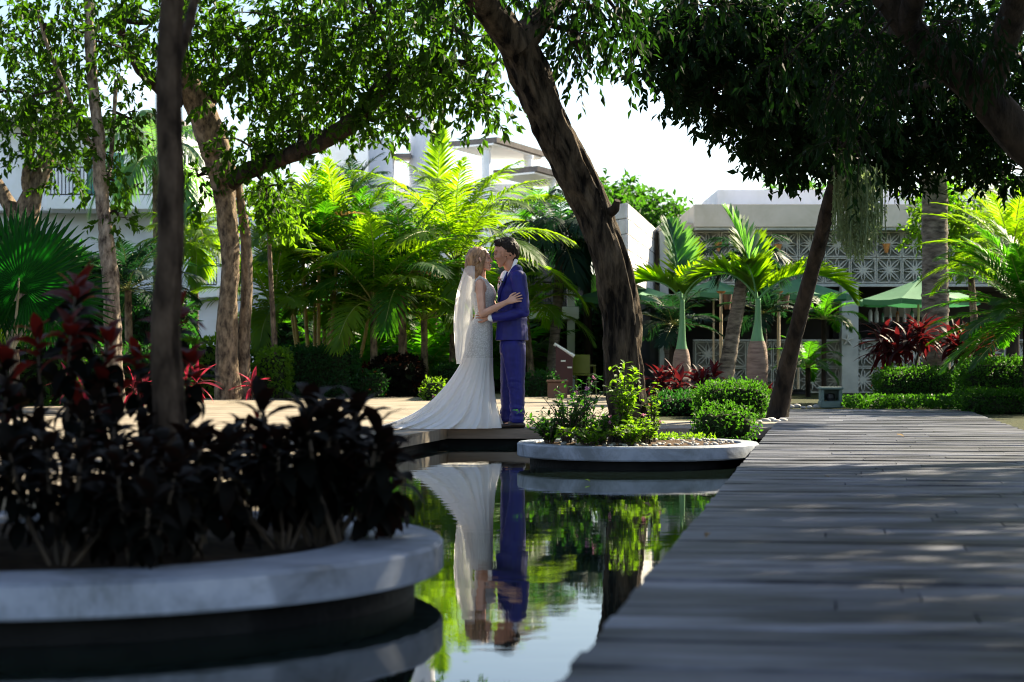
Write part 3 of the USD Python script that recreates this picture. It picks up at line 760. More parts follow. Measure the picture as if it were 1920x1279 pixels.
def hand(wrist, d, up, k=1.0, curl=.5, spread=.16, side=1):
    """A hand from the wrist along d; up = back of the hand; side = where the thumb leaves."""
    d = unit(d)
    up = unit(up - d * (up @ d))
    s = np.cross(d, up) * side
    out = [m3.Manifold.batch_hull([ball(wrist, .026 * k, 12), ball(wrist + d * .04 * k + s * .022 * k, .017 * k, 12), ball(wrist + d * .085 * k + s * .030 * k, .0125 * k, 12),
                                   ball(wrist + d * .082 * k - s * .030 * k, .0115 * k, 12), ball(wrist + d * .04 * k - s * .022 * k, .015 * k, 12)])]
    for i, (o, l) in enumerate(((.030, .072), (.010, .080), (-.011, .074), (-.030, .058))):
        p = wrist + d * .084 * k + s * o * k
        q = d + s * spread * (1.0 - .65 * i)
        r = .0098
        for j, seg in enumerate((.42, .33, .25)):
            a = curl * (j + .35)
            dd = unit(unit(q) * math.cos(a) - up * math.sin(a))
            e = p + dd * l * seg * k
            out.append(bone(p, r * k, e, (r - .0009) * k))
            p, r = e, r - .0009
    p = wrist + d * .028 * k + s * .022 * k
    for j, l in enumerate((.042, .032, .026)):
        dd = unit(d * (.72 + .25 * j) + s * (.75 - .3 * j) - up * .28 * (j + .4))
        e = p + dd * l * k
        out.append(bone(p, (.0125 - .001 * j) * k, e, (.0115 - .001 * j) * k))
        p = e
    return out


def rot_mesh(m, c, ang):
    """Turn in the picture's plane about c by ang (positive = clockwise as seen by the camera)."""
    v, f = m
    ca, sa = math.cos(ang), math.sin(ang)
    d = v - c
    return np.c_[d[:, 0] * ca + d[:, 2] * sa, d[:, 1], -d[:, 0] * sa + d[:, 2] * ca] + c, f


def head(c, s, pitch, yaw, k=1.0, female=False):
    """Head parts about the skull centre c; s = +1 looks to +x, -1 to -x; pitch > 0 looks up; yaw turns towards the camera."""
    def T(x, y, z):                                     # x = forward, y = sideways, z = up
        ca, sa = math.cos(pitch), math.sin(pitch)
        x, z = x * ca - z * sa, x * sa + z * ca
        cy, sy = math.cos(yaw), math.sin(yaw)
        x, y = x * cy - y * sy, -(x * sy) + (-y * cy if False else y * cy)
        return c + V(s * x, y, z) * k
    B = lambda x, y, z, r: ball(T(x, y, z), r * k, 18)
    H = lambda *b: m3.Manifold.batch_hull(list(b))
    jw = .9 if female else 1.0
    parts = [H(B(-.022, 0, .026, .083), B(.02, 0, .03, .076), B(-.03, 0, .0, .076)),
             H(B(.045, .0, .025, .050), B(.045, .022, -.01, .040), B(.045, -.022, -.01, .040), B(.062, 0, -.078, .022 * jw), B(.058, .018 * jw, -.080, .017), B(.058, -.018 * jw, -.080, .017),
               B(.0, .048 * jw, -.045, .018), B(.0, -.048 * jw, -.045, .018)),
             H(B(.082, 0, .022, .012), B(.105, 0, -.022, .0115)), H(B(.105, 0, -.022, .0115), B(.09, .013, -.026, .008), B(.09, -.013, -.026, .008)),
             H(B(.080, .030, .030, .011), B(.086, .0, .032, .010), B(.080, -.030, .030, .011)),
             H(B(.082, .012, -.054, .008), B(.086, 0, -.052, .0085), B(.082, -.012, -.054, .008)), H(B(.080, .010, -.064, .008), B(.084, 0, -.065, .009), B(.080, -.010, -.064, .008)),
             H(B(.074, 0, -.088, .014), B(.066, .01, -.09, .013), B(.066, -.01, -.09, .013)),
             H(B(.070, .036, -.020, .016), B(.055, .048, -.022, .014)), H(B(.070, -.036, -.020, .016), B(.055, -.048, -.022, .014))]
    for q in (-1, 1):
        parts.append(H(B(-.010, .084 * q, .012, .012), B(-.018, .093 * q, .02, .011), B(-.004, .084 * q, -.026, .009)))
    eyes = [ball(T(.0795, .030 * q, .008), .0062 * k, 10) for q in (-1, 1)]
    brows = [bone(T(.088, .018 * q, .030), .004 * k, T(.080, .044 * q, .031), .003 * k) for q in (-1, 1)]
    lips = [H(ball(T(.0895, .012, -.0585), .0042 * k, 8), ball(T(.0945, 0, -.058), .0048 * k, 8), ball(T(.0895, -.012, -.0585), .0042 * k, 8))]
    return parts, eyes, brows, lips, T


# ---------------------------------------------------------------- groom
groom = thing('person', 'man in a bright navy suit standing with his arms round the bride', 'person', (0, ZP, 0.004))
gc = J(949, 476, -.01)
gh, geyes, gbrows, glips, GT = head(gc, -1, -.16, .40, 1.16)
sh_n, sh_f = J(972, 523, -.165), J(964, 521, .165)
el_n, wr_n = J(981, 586, -.235), J(921, 597, -.215)
el_f, wr_f = J(946, 590, .22), J(905, 600, .13)
parts = list(gh)
parts += chain([(J(953, 490, 0), .062), (J(962, 508, .0), .068), (J(966, 526, .0), .10)])
parts += [m3.Manifold.batch_hull([ball(J(963, 540, 0), (.105, .15, .1)), ball(J(962, 600, 0), (.095, .13, .1)), ball(J(964, 640, 0), (.09, .11, .06))])]
parts += chain([(sh_n, .055), (el_n, .040), (wr_n, .027)]) + chain([(sh_f, .055), (el_f, .040), (wr_f, .027)])
parts += hand(wr_n, J(893, 588, -.17) - wr_n, V(0, -1, .25), 1.0, .35, side=-1)
parts += hand(wr_f, J(880, 597, .05) - wr_f, V(-.2, 1, 0), 1.0, .4, side=1)
for y, xk, xa in ((-.095, 968, 972), (.095, 956, 951)):
    parts += chain([(J(962, 650, y * .7), .065), (J(xk, 718, y), .045), (J(xa, 780, y), .036)])
    parts += [bone(J(xa, 792, y), .035, J(xa - 22, 797, y - .02), .025)]
obj('body', fuse(parts, .0085, 5), M['skin_m'], groom, True)
obj('eyes', cat(geyes), M['eye'], groom, True)
obj('eyebrows', cat(gbrows), M['hair_m'], groom, True)
obj('lips', cat(glips), M['lip'], groom, True)
# hair: a cap cut close at the sides, combed up and back on top
hp = [m3.Manifold.batch_hull([ball(GT(-.028, 0, .036), .092 * 1.14), ball(GT(.004, 0, .048), .083 * 1.14), ball(GT(-.045, 0, .0), .074 * 1.14), ball(GT(-.04, 0, -.03), .06 * 1.14)]),
      m3.Manifold.batch_hull([ball(GT(.064, .03, .088), .018 * 1.14), ball(GT(.064, -.03, .088), .018 * 1.14), ball(GT(.02, .045, .088), .03 * 1.14), ball(GT(.02, -.045, .088), .03 * 1.14), ball(GT(-.05, 0, .085), .05 * 1.14)]),
      m3.Manifold.batch_hull([ball(GT(.076, .016, .108), .013 * 1.14), ball(GT(.072, -.024, .110), .013 * 1.14), ball(GT(-.01, 0, .112), .03 * 1.14)])]
for q in (-1, 1):
    hp.append(m3.Manifold.batch_hull([ball(GT(.026, .067 * q, .04), .014 * 1.14), ball(GT(.016, .073 * q, -.006), .007 * 1.14), ball(GT(-.03, .076 * q, .03), .016 * 1.14), ball(GT(-.045, .064 * q, -.03), .014 * 1.14)]))
hv, hf = fuse(hp, .008, 3)
hv = hv + (meshkit.fbm(hv * [90, 90, 30])[:, None] - .5) * .02 * unit(hv - gc)
gx, gz = unit(GT(1, 0, 0) - GT(0, 0, 0)), unit(GT(0, 0, 1) - GT(0, 0, 0))
fx, fz = (hv - gc) @ gx, (hv - gc) @ gz
lim = .040 + np.clip((fz - .045) * 1.2, 0, .06) * 1.16
hv = hv - np.where((fx > lim) & (fz < .085), fx - lim + .004, 0)[:, None] * gx
obj('hair', (hv, hf), M['hair_m'], groom, True)
# jacket
jk = [m3.Manifold.batch_hull([ball(J(968, 504, 0), (.06, .11, .045)), ball(J(964, 522, 0), (.085, .165, .055)), ball(J(960, 545, 0), (.135, .165, .10)), ball(J(960, 578, 0), (.125, .155, .09))]),
      m3.Manifold.batch_hull([ball(J(960, 568, 0), (.13, .16, .09)), ball(J(959, 600, 0), (.128, .155, .06)), ball(J(960, 630, 0), (.155, .185, .03)), ball(J(960, 638, 0), (.16, .19, .008))]),
      m3.Manifold.batch_hull([ball(J(964, 510, 0), (.07, .085, .04)), ball(sh_n, .066), ball(sh_f, .066), ball(J(962, 545, 0), (.12, .15, .06))])]
jk += chain([(sh_n, .080), (J(978, 560, -.21), .070), (el_n, .060), (J(948, 594, -.228), .050), (J(927, 596, -.217), .043)])
jk += chain([(sh_f, .072), (el_f, .058), (J(912, 598, .14), .044)])
jv, jf = fuse(jk, .0085, 12)
wr = meshkit.fbm(jv * [14, 14, 22] + 3) - .5
arm = np.exp(-((jv[:, 0] - el_n[0]) ** 2 + (jv[:, 2] - el_n[2]) ** 2) / .012)
jn = trimesh.Trimesh(jv, jf, process=False).vertex_normals
jv = jv + jn * (wr * (.008 + .028 * arm))[:, None]
obj('jacket', (jv, jf), M['suit'], groom, True)
# lapel, shirt, collar, tie, cuff, boutonniere
obj('lapel', fuse([m3.Manifold.batch_hull([ball(J(951, 512, -.105), .008), ball(J(936, 545, -.10), .010), ball(J(944, 530, -.135), .010), ball(J(934, 565, -.07), .008)])], .008, 2), M['suit'], groom, True)
obj('shirt', fuse([m3.Manifold.batch_hull([ball(J(950, 516, -.01), (.055, .05, .05)), ball(J(940, 535, -.04), (.035, .05, .05)), ball(J(938, 555, -.035), (.025, .035, .03))])], .01, 3), M['shirt'], groom, True)
obj('collar', fuse(chain([(J(967, 489, -.045), .017), (J(961, 507, -.068), .019), (J(949, 519, -.058), .017), (J(943, 522, -.02), .015)]) + chain([(J(967, 489, .03), .016), (J(950, 516, .045), .016)]) + [bone(J(968, 490, -.045), .017, J(968, 490, .035), .016)], .007, 3), M['shirt'], groom, True)
obj('tie', fuse(chain([(J(943, 524, -.045), .016), (J(938, 540, -.075), .018), (J(936, 556, -.065), .014)]), .007, 2), M['blush'], groom, True)
obj('shirt_cuff', fuse([bone(J(928, 596.5, -.217), .037, J(921, 597, -.215), .036)], .007, 2), M['shirt'], groom, True)
rs = np.random.RandomState(2)
pp = [J(938, 527, -.145) + rs.normal(0, .011, 3) for _ in range(16)]
bt = obj('boutonniere', leaf_mesh(pp, rs.normal(0, 1, (16, 3)) + V(-.3, -1, .2), rs.normal(0, 1, (16, 3)), .03, .026, .3), M['blush'], groom)
obj('sprig', leaf_mesh([J(938, 529, -.14)] * 5, rs.normal(0, .5, (5, 3)) + V(0, -.3, -1), rs.normal(0, 1, (5, 3)), .055, .014), M['bush_leaf'], bt)
# trousers
tr = [m3.Manifold.batch_hull([ball(J(962, 632, 0), (.125, .15, .03)), ball(J(962, 660, -.07), (.12, .09, .05)), ball(J(960, 660, .07), (.12, .09, .05))])]
for y, js in ((-.095, ((963, 655, .118), (966, 690, .098), (968, 720, .082), (970, 755, .071), (970, 779, .070), (969, 788, .074))), (.095, ((960, 655, .112), (956, 690, .092), (953, 720, .077), (952, 755, .068), (951, 779, .068), (951, 788, .072)))):
    tr += chain([(J(px, py, y), (r, r * .98, min(r, max(.004, (797 - py) / KP * .9)))) for px, py, r in js])
tv, tf = fuse(tr, .009, 8)
fold = np.exp(-((tv[:, 2] - hzp(775)) / .09) ** 2) + .5 * np.exp(-((tv[:, 2] - hzp(722)) / .07) ** 2)
tn = trimesh.Trimesh(tv, tf, process=False).vertex_normals
tv = tv + tn * ((meshkit.fbm(tv * [9, 9, 34] + 9) - .5) * (.007 + .034 * fold))[:, None] + tn * ((meshkit.fbm(tv * [16, 16, 3]) - .5) * .014)[:, None]
tv[:, 2] = np.maximum(tv[:, 2], .035)
obj('trousers', (tv, tf), M['suit_trouser'], groom, True)
for y, xa in ((-.095, 969), (.095, 952)):
    s_ = [m3.Manifold.batch_hull([ball(J(xa + 8, 797, y), (.045, .04, .03)), ball(J(xa - 10, 796, y - .015), (.05, .045, .034)), ball(J(xa, 788, y), (.045, .042, .02))]),
          m3.Manifold.batch_hull([ball(J(xa - 12, 798, y - .015), (.05, .044, .024)), ball(J(xa - 31, 799, y - .035), (.028, .034, .018))])]
    v, f = fuse(s_, .008, 4)
    v[:, 2] = np.maximum(v[:, 2], .012)
    shoe = obj('shoe', (v, f), M['shoe'], groom, True)
    obj('sole', fuse([m3.Manifold.batch_hull([ball(J(xa + 8, 801.4, y), (.047, .042, .007)), ball(J(xa - 12, 801.4, y - .015), (.052, .047, .007)), ball(J(xa - 31, 801.4, y - .035), (.032, .036, .007))])], .012, 0), M['dark_wall'], shoe, 40)

# ---------------------------------------------------------------- bride
bride = thing('person', 'woman in a white lace wedding dress with long train and veil', 'person', (0, ZP, 0.004))
bc = J(900, 489, -.02)
bh, beyes, bbrows, blips, BT = head(bc, 1, .16, .22, 1.06, True)
bs_n, be_n, bw_n = J(901, 533, -.165), J(905, 590, -.225), J(951, 568, -.285)
bs_f, be_f, bw_f = J(908, 532, .13), J(926, 578, .24), J(962, 556, .2)
parts = list(bh)
parts += chain([(J(902, 506, -.015), .043), (J(902, 524, 0), .047), (J(903, 538, 0), .075)])
parts += [m3.Manifold.batch_hull([ball(J(902, 530, 0), (.05, .12, .03)), ball(bs_n, .04), ball(bs_f, .04), ball(J(904, 556, 0), (.085, .12, .07))]),
          m3.Manifold.batch_hull([ball(J(904, 556, 0), (.085, .12, .07)), ball(J(907, 594, 0), (.075, .105, .07))]),
          m3.Manifold.batch_hull([ball(J(907, 594, 0), (.075, .105, .07)), ball(J(900, 635, 0), (.12, .15, .1))]),
          bone(J(918, 552, -.05), .05, J(914, 556, -.045), .05), bone(J(918, 552, .05), .05, J(914, 556, .045), .05)]
for y in (-.07, .07):
    parts += chain([(J(900, 640, y), .09), (J(903, 715, y), .055), (J(905, 785, y), .035)])
parts += chain([(bs_n, .046), (J(902, 560, -.20), .042), (be_n, .034), (J(926, 580, -.26), .034), (bw_n, .024)])
parts += chain([(bs_f, .045), (be_f, .035), (bw_f, .024)])
parts += hand(bw_n, J(974, 559, -.30) - bw_n, V(0, -1, .35), .93, .22, .26, side=-1)
parts += hand(bw_f, J(985, 545, .16) - bw_f, V(0, 1, .3), .93, .3, side=1)
obj('body', fuse(parts, .0085, 5), M['skin_f'], bride, True)
obj('eyes', cat(beyes), M['eye'], bride, True)
obj('eyebrows', cat(bbrows), M['hair_f'], bride, True)
obj('lips', cat(blips), M['lip'], bride, True)
# hair: loose swept-back waves in a full low roll, with locks as raised strands
hp = [m3.Manifold.batch_hull([ball(BT(-.03, 0, .045), .088 * 1.05), ball(BT(.012, 0, .056), .070 * 1.05), ball(BT(-.06, 0, .0), .08 * 1.05)]),
      m3.Manifold.batch_hull([ball(BT(-.05, 0, .02), .085 * 1.05), ball(BT(-.085, 0, -.06), .068 * 1.05), ball(BT(-.04, -.05, -.05), .045 * 1.05), ball(BT(-.04, .05, -.05), .045 * 1.05)]),
      m3.Manifold.batch_hull([ball(BT(-.085, 0, -.07), .062 * 1.05), ball(BT(-.05, -.035, -.115), .042 * 1.05), ball(BT(-.05, .035, -.115), .042 * 1.05)])]
for q in (-1, 1):
    hp += chain([(BT(.045, .050 * q, .075), .022), (BT(.022, .072 * q, .02), .020), (BT(-.01, .075 * q, -.04), .026), (BT(-.03, .06 * q, -.10), .028)])
rs = np.random.RandomState(11)
for k in range(26):
    a = rs.uniform(-1.3, 1.3)
    x0 = rs.uniform(-.02, .035)
    p0 = BT(x0, .066 * math.sin(a), .05 + .066 * math.cos(a) * .9)
    p1 = BT(-.05 + rs.normal(0, .015), .088 * math.sin(a) * 1.05, .02 + rs.normal(0, .02))
    p2 = BT(-.085 + rs.normal(0, .02), .085 * math.sin(a), -.055 + rs.normal(0, .02))
    p3 = BT(-.06 + rs.normal(0, .025), .06 * math.sin(a), -.12 + rs.normal(0, .02))
    q = spline([p0, p1, p2, p3], 7)
    hp += chain([(p, .017 - .0011 * i) for i, p in enumerate(q)])
hv, hf = fuse(hp, .0075, 3)
hv = hv + (meshkit.fbm(hv * [70, 70, 30])[:, None] - .5) * .010 * unit(hv - bc)
obj('hair', (hv, hf), M['hair_f'], bride, True)
# dress: one lofted surface with folds that grow towards the hem and a long train to the left
R_ = [(528, 886, 925, .115, 0), (536, 883, 928, .128, 0), (550, 882, 931, .135, 0), (562, 884, 928, .13, 0), (578, 888, 924, .118, 0), (592, 890, 923, .114, 0), (606, 883, 923, .13, 0), (622, 875, 924, .152, 0),
      (640, 872, 924, .162, 0), (660, 870, 924, .158, .04), (680, 864, 924, .155, .10), (700, 853, 924, .165, .2), (720, 840, 925, .19, .35), (740, 824, 926, .23, .5), (758, 806, 928, .28, .65),
      (772, 788, 931, .32, .8), (784, 765, 934, .36, .95), (792, 745, 936, .39, 1.0), (798, 722, 938, .41, 1.0), (802.3, 706, 939, .42, 1.0)]
n = 220
a = np.arange(n) / n * 2 * np.pi
rows = []
dense = spline(np.array(R_, float), 110)
for py, xl, xr, ry, fo in dense:
    cx, rx = (xl + xr) / 2, (xr - xl) / 2 / KP
    # keep the column of the legs under the body; the tail trails away to the left
    ex = 2.0 + .3 * fo
    ca, sa = np.cos(a), np.sin(a)
    px_ = np.sign(ca) * np.abs(ca) ** (2 / ex) * rx
    tail = np.clip(-ca, 0, 1)
    py_ = np.sign(sa) * np.abs(sa) ** (2 / ex) * ry * (1 - .35 * fo * tail)
    ph = a * 15 + 1.6 * np.sin(a * 3 + py * .01)
    fold = fo * (.022 * np.sin(ph) + .014 * np.sin(a * 29 + 2 + .02 * py) + .01 * np.sin(a * 47 + .03 * py))
    nx, ny = ca, sa
    z = hzp(py) - np.clip((556 - py) / 26, 0, 1) * (.045 * np.clip(ca, 0, 1) ** 2 + .09 * np.clip(-ca, 0, 1) ** 2)
    rows.append(np.c_[hxp(cx) + px_ + nx * fold, py_ + ny * fold, z])
dv = np.vstack(rows)
m_ = len(rows)
i, j = np.meshgrid(np.arange(m_ - 1), np.arange(n), indexing='ij')
i, j = i.ravel(), j.ravel()
df = np.c_[i * n + j, (i + 1) * n + j, (i + 1) * n + (j + 1) % n, i * n + (j + 1) % n]
low = np.clip((.30 - dv[:, 2]) / .30, 0, 1)
dv = dv + np.c_[np.zeros(len(dv)), np.zeros(len(dv)), low * np.clip(dv[:, 2] * 4, 0, 1) * .03 * (meshkit.fbm(dv * 9) - .3)]
dv[:, 2] = np.maximum(dv[:, 2], .003)
cut = int(m_ * .50)
up = df[(i < cut)]
lo = df[(i >= cut)]
compact = lambda f_: (dv[np.unique(f_)], np.searchsorted(np.unique(f_), f_))
dr = obj('dress', compact(up), M['lace'], bride, True)
obj('train', compact(lo), M['tulle'], dr, True)
st = []
for q in (-1, 1):
    st += [m3.Manifold.batch_hull([ball(J(889, 545, .115 * q), .016), ball(J(891, 530, .12 * q), .014)]), m3.Manifold.batch_hull([ball(J(891, 530, .12 * q), .014), ball(J(900, 520.5, .105 * q), .014)]),
           m3.Manifold.batch_hull([ball(J(900, 520.5, .105 * q), .014), ball(J(912, 528, .105 * q), .015)]), m3.Manifold.batch_hull([ball(J(912, 528, .105 * q), .015), ball(J(922, 545, .075 * q), .018)])]
obj('strap', fuse(st[:4], .007, 3), M['lace'], dr, True)
obj('strap', fuse(st[4:], .007, 3), M['lace'], dr, True)
# earring
obj('earring', fuse([bone(BT(-.004, -.082, -.035), .005, BT(-.004, -.083, -.052), .006)], .004, 1), M['shirt'], bride, True)
# veil: hangs from the back of the hair in soft pleats
V_ = [(494, 874, 890), (504, 871, 890), (520, 866, 890), (545, 859, 889), (575, 855, 887), (605, 853.5, 884), (635, 855, 880), (660, 857, 872), (677, 859, 866)]
dense = spline(np.array(V_, float), 60)
m_, n = 60, 70
vv = []
for k, (py, xl, xr) in enumerate(dense):
    u = np.linspace(-1, 1, n)
    w = .05 + .16 * min(1, k / 14)
    amp = .001 + .016 * min(1, k / 30)
    x = hxp(xl) + (hxp(xr) - hxp(xl)) * u ** 2 + amp * np.sin(u * 17 + .5 * np.sin(k * .09)) * (1 - .3 * u ** 2)
    y = w * np.sin(u * 1.45) + amp * .6 * np.cos(u * 17)
    vv.append(np.c_[x, y, np.full(n, hzp(py)) - .03 * (1 - u ** 2) * (k / m_)])
vv = np.vstack(vv)
i, j = np.meshgrid(np.arange(m_ - 1), np.arange(n - 1), indexing='ij')
i, j = i.ravel(), j.ravel()
obj('veil', (vv, np.c_[i * n + j, i * n + j + 1, (i + 1) * n + j + 1, (i + 1) * n + j]), M['veil'], bride, True)

# ================================================================ PLANTS
def rotz(v, a):
    c, s = math.cos(a), math.sin(a)
    return np.c_[v[:, 0] * c - v[:, 1] * s, v[:, 0] * s + v[:, 1] * c, v[:, 2]]


def frond(L, e0, e1, n, ll, lw, rng, s0=70, s1=22, vee=25, droop=.35, bare=.14, sweep=0.0, stalk=.012, seg=3):
    """A feather frond heading along +x: elevation runs from e0 to e1 degrees; leaflets fold upwards by vee and droop."""
    m = 24
    el = np.radians(np.linspace(0, 1, m) ** 1.15 * (e1 - e0) + e0)
    az = np.linspace(0, 1, m) ** 1.5 * sweep
    st = np.c_[np.cos(el) * np.cos(az), np.cos(el) * np.sin(az), np.sin(el)] * (L / (m - 1))
    P = np.vstack([[0, 0, 0], np.cumsum(st[:-1], axis=0)])
    S = np.linspace(0, 1, m)
    s = np.repeat(bare + (1 - bare) * np.linspace(0, 1, n) ** .9, 2)
    side = np.tile([1.0, -1.0], n)
    s = np.clip(s + rng.uniform(-.004, .004, len(s)), 0, .999)
    p = np.c_[[np.interp(s, S, P[:, k]) for k in range(3)]].T
    t = unit(np.c_[[np.interp(s, S, st[:, k]) for k in range(3)]].T)
    b = unit(np.cross(t, [0, 0, 1.0]) + 1e-6)
    b = np.where((np.abs(t[:, 2:]) > .98), V(0, -1, 0), b)
    up = np.cross(b, t)
    q = (s - bare) / (1 - bare)
    ang = np.radians(s0 + (s1 - s0) * q + rng.normal(0, 4, len(s)))
    ve = np.radians(vee * (1 - .5 * q) + rng.normal(0, 7, len(s)))
    out = b * (side * np.cos(ve))[:, None] + up * np.sin(ve)[:, None]
    d = t * np.cos(ang)[:, None] + out * np.sin(ang)[:, None]
    prof = np.clip(np.sin(np.pi * np.clip(q * .82 + .14, 0, 1)) ** .7, .12, 1) * rng.uniform(.88, 1.08, len(s))
    l = ll * prof
    wv = unit(np.cross(d, np.cross(out, t) + up * .3))
    wv = unit(t - d * np.sum(t * d, axis=1, keepdims=True))
    rows = []
    for k in range(seg + 1):
        u = k / seg
        c = p + d * (l * u)[:, None] - V(0, 0, 1) * (droop * l * u ** 2)[:, None]
        w = lw * .5 * (np.array([.55, 1.0, .75, .08]) if seg == 3 else np.array([.55, 1.0, .95, .65, .06]))[k]
        rows += [c + wv * w, c - wv * w]
    v = np.stack(rows, 1).reshape(-1, 3)
    k2 = 2 * (seg + 1)
    f1 = np.array([[2 * k, 2 * k + 1, 2 * k + 3, 2 * k + 2] for k in range(seg)])
    f = (f1[None] + (np.arange(len(s)) * k2)[:, None, None]).reshape(-1, 4)
    rach = tube(P[::3], np.linspace(stalk, stalk * .3, len(P[::3])), 5, 12)
    return (v, f), rach


def put(m, az, at, roll=0.0):
    v, f = m
    if roll:
        c, s = math.cos(roll), math.sin(roll)
        v = np.c_[v[:, 0], v[:, 1] * c - v[:, 2] * s, v[:, 1] * s + v[:, 2] * c]
    return rotz(v, az) + at, f


def palm(name, label, crown, base, r0, r1, bark, fronds, leaf, rng, shaft=None, lean=None, group=None, ringn=0):
    """crown, base: world points. fronds: dicts for frond() with az (degrees from +x in plan)."""
    t = thing(name, label, 'palm', base, group=group)
    crown = np.asarray(crown) - base
    if r0:
        mid = lean if lean is not None else crown * .5
        pts = [V(0, 0, -.05), mid, crown]
        rings = max(12, int(np.linalg.norm(crown) / .035)) if ringn else 14
        v, f = tube(pts, [r0, (r0 + r1) / 2, r1], 14, rings, rough=.12, seed=base[0])
        if ringn:
            k = (np.arange(rings) % ringn == 0)
            c = spline(np.c_[pts], rings)
            g = np.repeat(np.where(k, 1.055, .99), 14)
            v[:rings * 14] = np.repeat(c, 14, 0) + (v[:rings * 14] - np.repeat(c, 14, 0)) * g[:, None]
        obj('trunk', (v, f), bark, t, 50)
    for fd in fronds:
        fd = dict(fd)
        az, mt, roll = math.radians(fd.pop('az')), fd.pop('mat', leaf), fd.pop('roll', 0.0)
        off = fd.pop('at', V(0, 0, 0))
        lv, rc = frond(rng=rng, **fd)
        fr = obj('frond', put(lv, az, crown + off, roll), mt, t)
        obj('stalk', put(rc, az, crown + off, roll), M['frond_stalk'], fr, True)
    return t


def ring_of_fronds(n, L, e0, e1, nl, ll, lw, rng, az0=0, azr=360, **k):
    out = []
    for i in range(n):
        u = i / max(1, n - 1)
        out.append(dict(az=az0 + (i * 137.5) % azr + rng.uniform(-10, 10), L=L * rng.uniform(.85, 1.1), e0=e0[0] + (e0[1] - e0[0]) * u + rng.uniform(-6, 6),
                        e1=e1[0] + (e1[1] - e1[0]) * u + rng.uniform(-10, 10), n=nl, ll=ll * rng.uniform(.9, 1.08), lw=lw, sweep=rng.uniform(-.4, .4), **k))
    return out


G = lambda px, z, zz=-.035: V(PX(px, z), z, zz)
rng = np.random.RandomState(21)
# the big bright palms in the middle
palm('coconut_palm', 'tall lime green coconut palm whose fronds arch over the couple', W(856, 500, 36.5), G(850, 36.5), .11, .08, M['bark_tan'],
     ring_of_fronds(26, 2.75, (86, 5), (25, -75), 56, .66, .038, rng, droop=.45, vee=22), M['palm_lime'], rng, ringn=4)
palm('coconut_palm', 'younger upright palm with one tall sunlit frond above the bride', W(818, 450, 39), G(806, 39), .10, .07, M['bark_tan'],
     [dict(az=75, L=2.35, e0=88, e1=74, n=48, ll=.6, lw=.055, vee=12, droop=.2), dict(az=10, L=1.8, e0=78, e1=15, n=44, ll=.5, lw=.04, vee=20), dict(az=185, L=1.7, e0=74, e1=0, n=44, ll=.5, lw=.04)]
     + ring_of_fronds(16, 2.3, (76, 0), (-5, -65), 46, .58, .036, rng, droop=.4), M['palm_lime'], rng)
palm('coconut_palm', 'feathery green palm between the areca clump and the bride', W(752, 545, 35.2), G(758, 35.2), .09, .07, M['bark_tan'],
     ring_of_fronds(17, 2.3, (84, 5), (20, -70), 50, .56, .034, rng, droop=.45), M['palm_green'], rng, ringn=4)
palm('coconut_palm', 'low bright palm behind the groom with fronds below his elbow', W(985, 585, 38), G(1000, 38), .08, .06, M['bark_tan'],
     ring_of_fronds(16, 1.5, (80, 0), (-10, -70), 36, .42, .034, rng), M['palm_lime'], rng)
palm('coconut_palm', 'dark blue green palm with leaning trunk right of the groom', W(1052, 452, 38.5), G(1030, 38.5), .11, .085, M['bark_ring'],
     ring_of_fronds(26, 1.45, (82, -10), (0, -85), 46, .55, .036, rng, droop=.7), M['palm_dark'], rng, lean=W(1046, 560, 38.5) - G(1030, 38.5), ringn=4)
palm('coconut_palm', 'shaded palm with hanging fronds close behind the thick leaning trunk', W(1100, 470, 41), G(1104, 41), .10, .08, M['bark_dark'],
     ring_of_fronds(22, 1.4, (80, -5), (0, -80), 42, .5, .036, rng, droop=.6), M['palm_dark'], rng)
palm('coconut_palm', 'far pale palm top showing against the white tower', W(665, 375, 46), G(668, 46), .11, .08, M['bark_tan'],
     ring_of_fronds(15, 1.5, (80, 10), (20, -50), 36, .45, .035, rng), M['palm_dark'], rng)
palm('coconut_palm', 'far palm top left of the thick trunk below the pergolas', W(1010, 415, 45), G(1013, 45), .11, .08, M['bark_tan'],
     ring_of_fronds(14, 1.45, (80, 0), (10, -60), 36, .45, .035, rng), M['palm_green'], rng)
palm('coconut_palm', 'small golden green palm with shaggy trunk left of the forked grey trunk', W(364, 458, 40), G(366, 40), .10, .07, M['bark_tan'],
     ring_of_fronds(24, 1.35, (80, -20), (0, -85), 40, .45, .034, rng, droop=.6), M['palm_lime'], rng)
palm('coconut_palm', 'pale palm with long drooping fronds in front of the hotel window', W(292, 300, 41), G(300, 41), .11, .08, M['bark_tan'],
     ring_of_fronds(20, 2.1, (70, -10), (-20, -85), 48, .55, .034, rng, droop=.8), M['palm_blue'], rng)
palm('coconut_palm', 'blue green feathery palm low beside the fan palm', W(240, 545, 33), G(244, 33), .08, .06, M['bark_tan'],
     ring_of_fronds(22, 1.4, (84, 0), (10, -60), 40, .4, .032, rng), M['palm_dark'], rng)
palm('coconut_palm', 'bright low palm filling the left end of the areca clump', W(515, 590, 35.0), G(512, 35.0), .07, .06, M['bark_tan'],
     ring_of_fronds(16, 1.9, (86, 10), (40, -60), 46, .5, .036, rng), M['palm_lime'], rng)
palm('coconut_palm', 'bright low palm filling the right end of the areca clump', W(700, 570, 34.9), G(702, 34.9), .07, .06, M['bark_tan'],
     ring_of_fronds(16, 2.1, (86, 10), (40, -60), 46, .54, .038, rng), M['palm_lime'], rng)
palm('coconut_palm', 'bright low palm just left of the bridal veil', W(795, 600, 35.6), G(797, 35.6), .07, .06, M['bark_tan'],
     ring_of_fronds(14, 1.8, (86, 15), (40, -55), 44, .5, .038, rng), M['palm_lime'], rng)
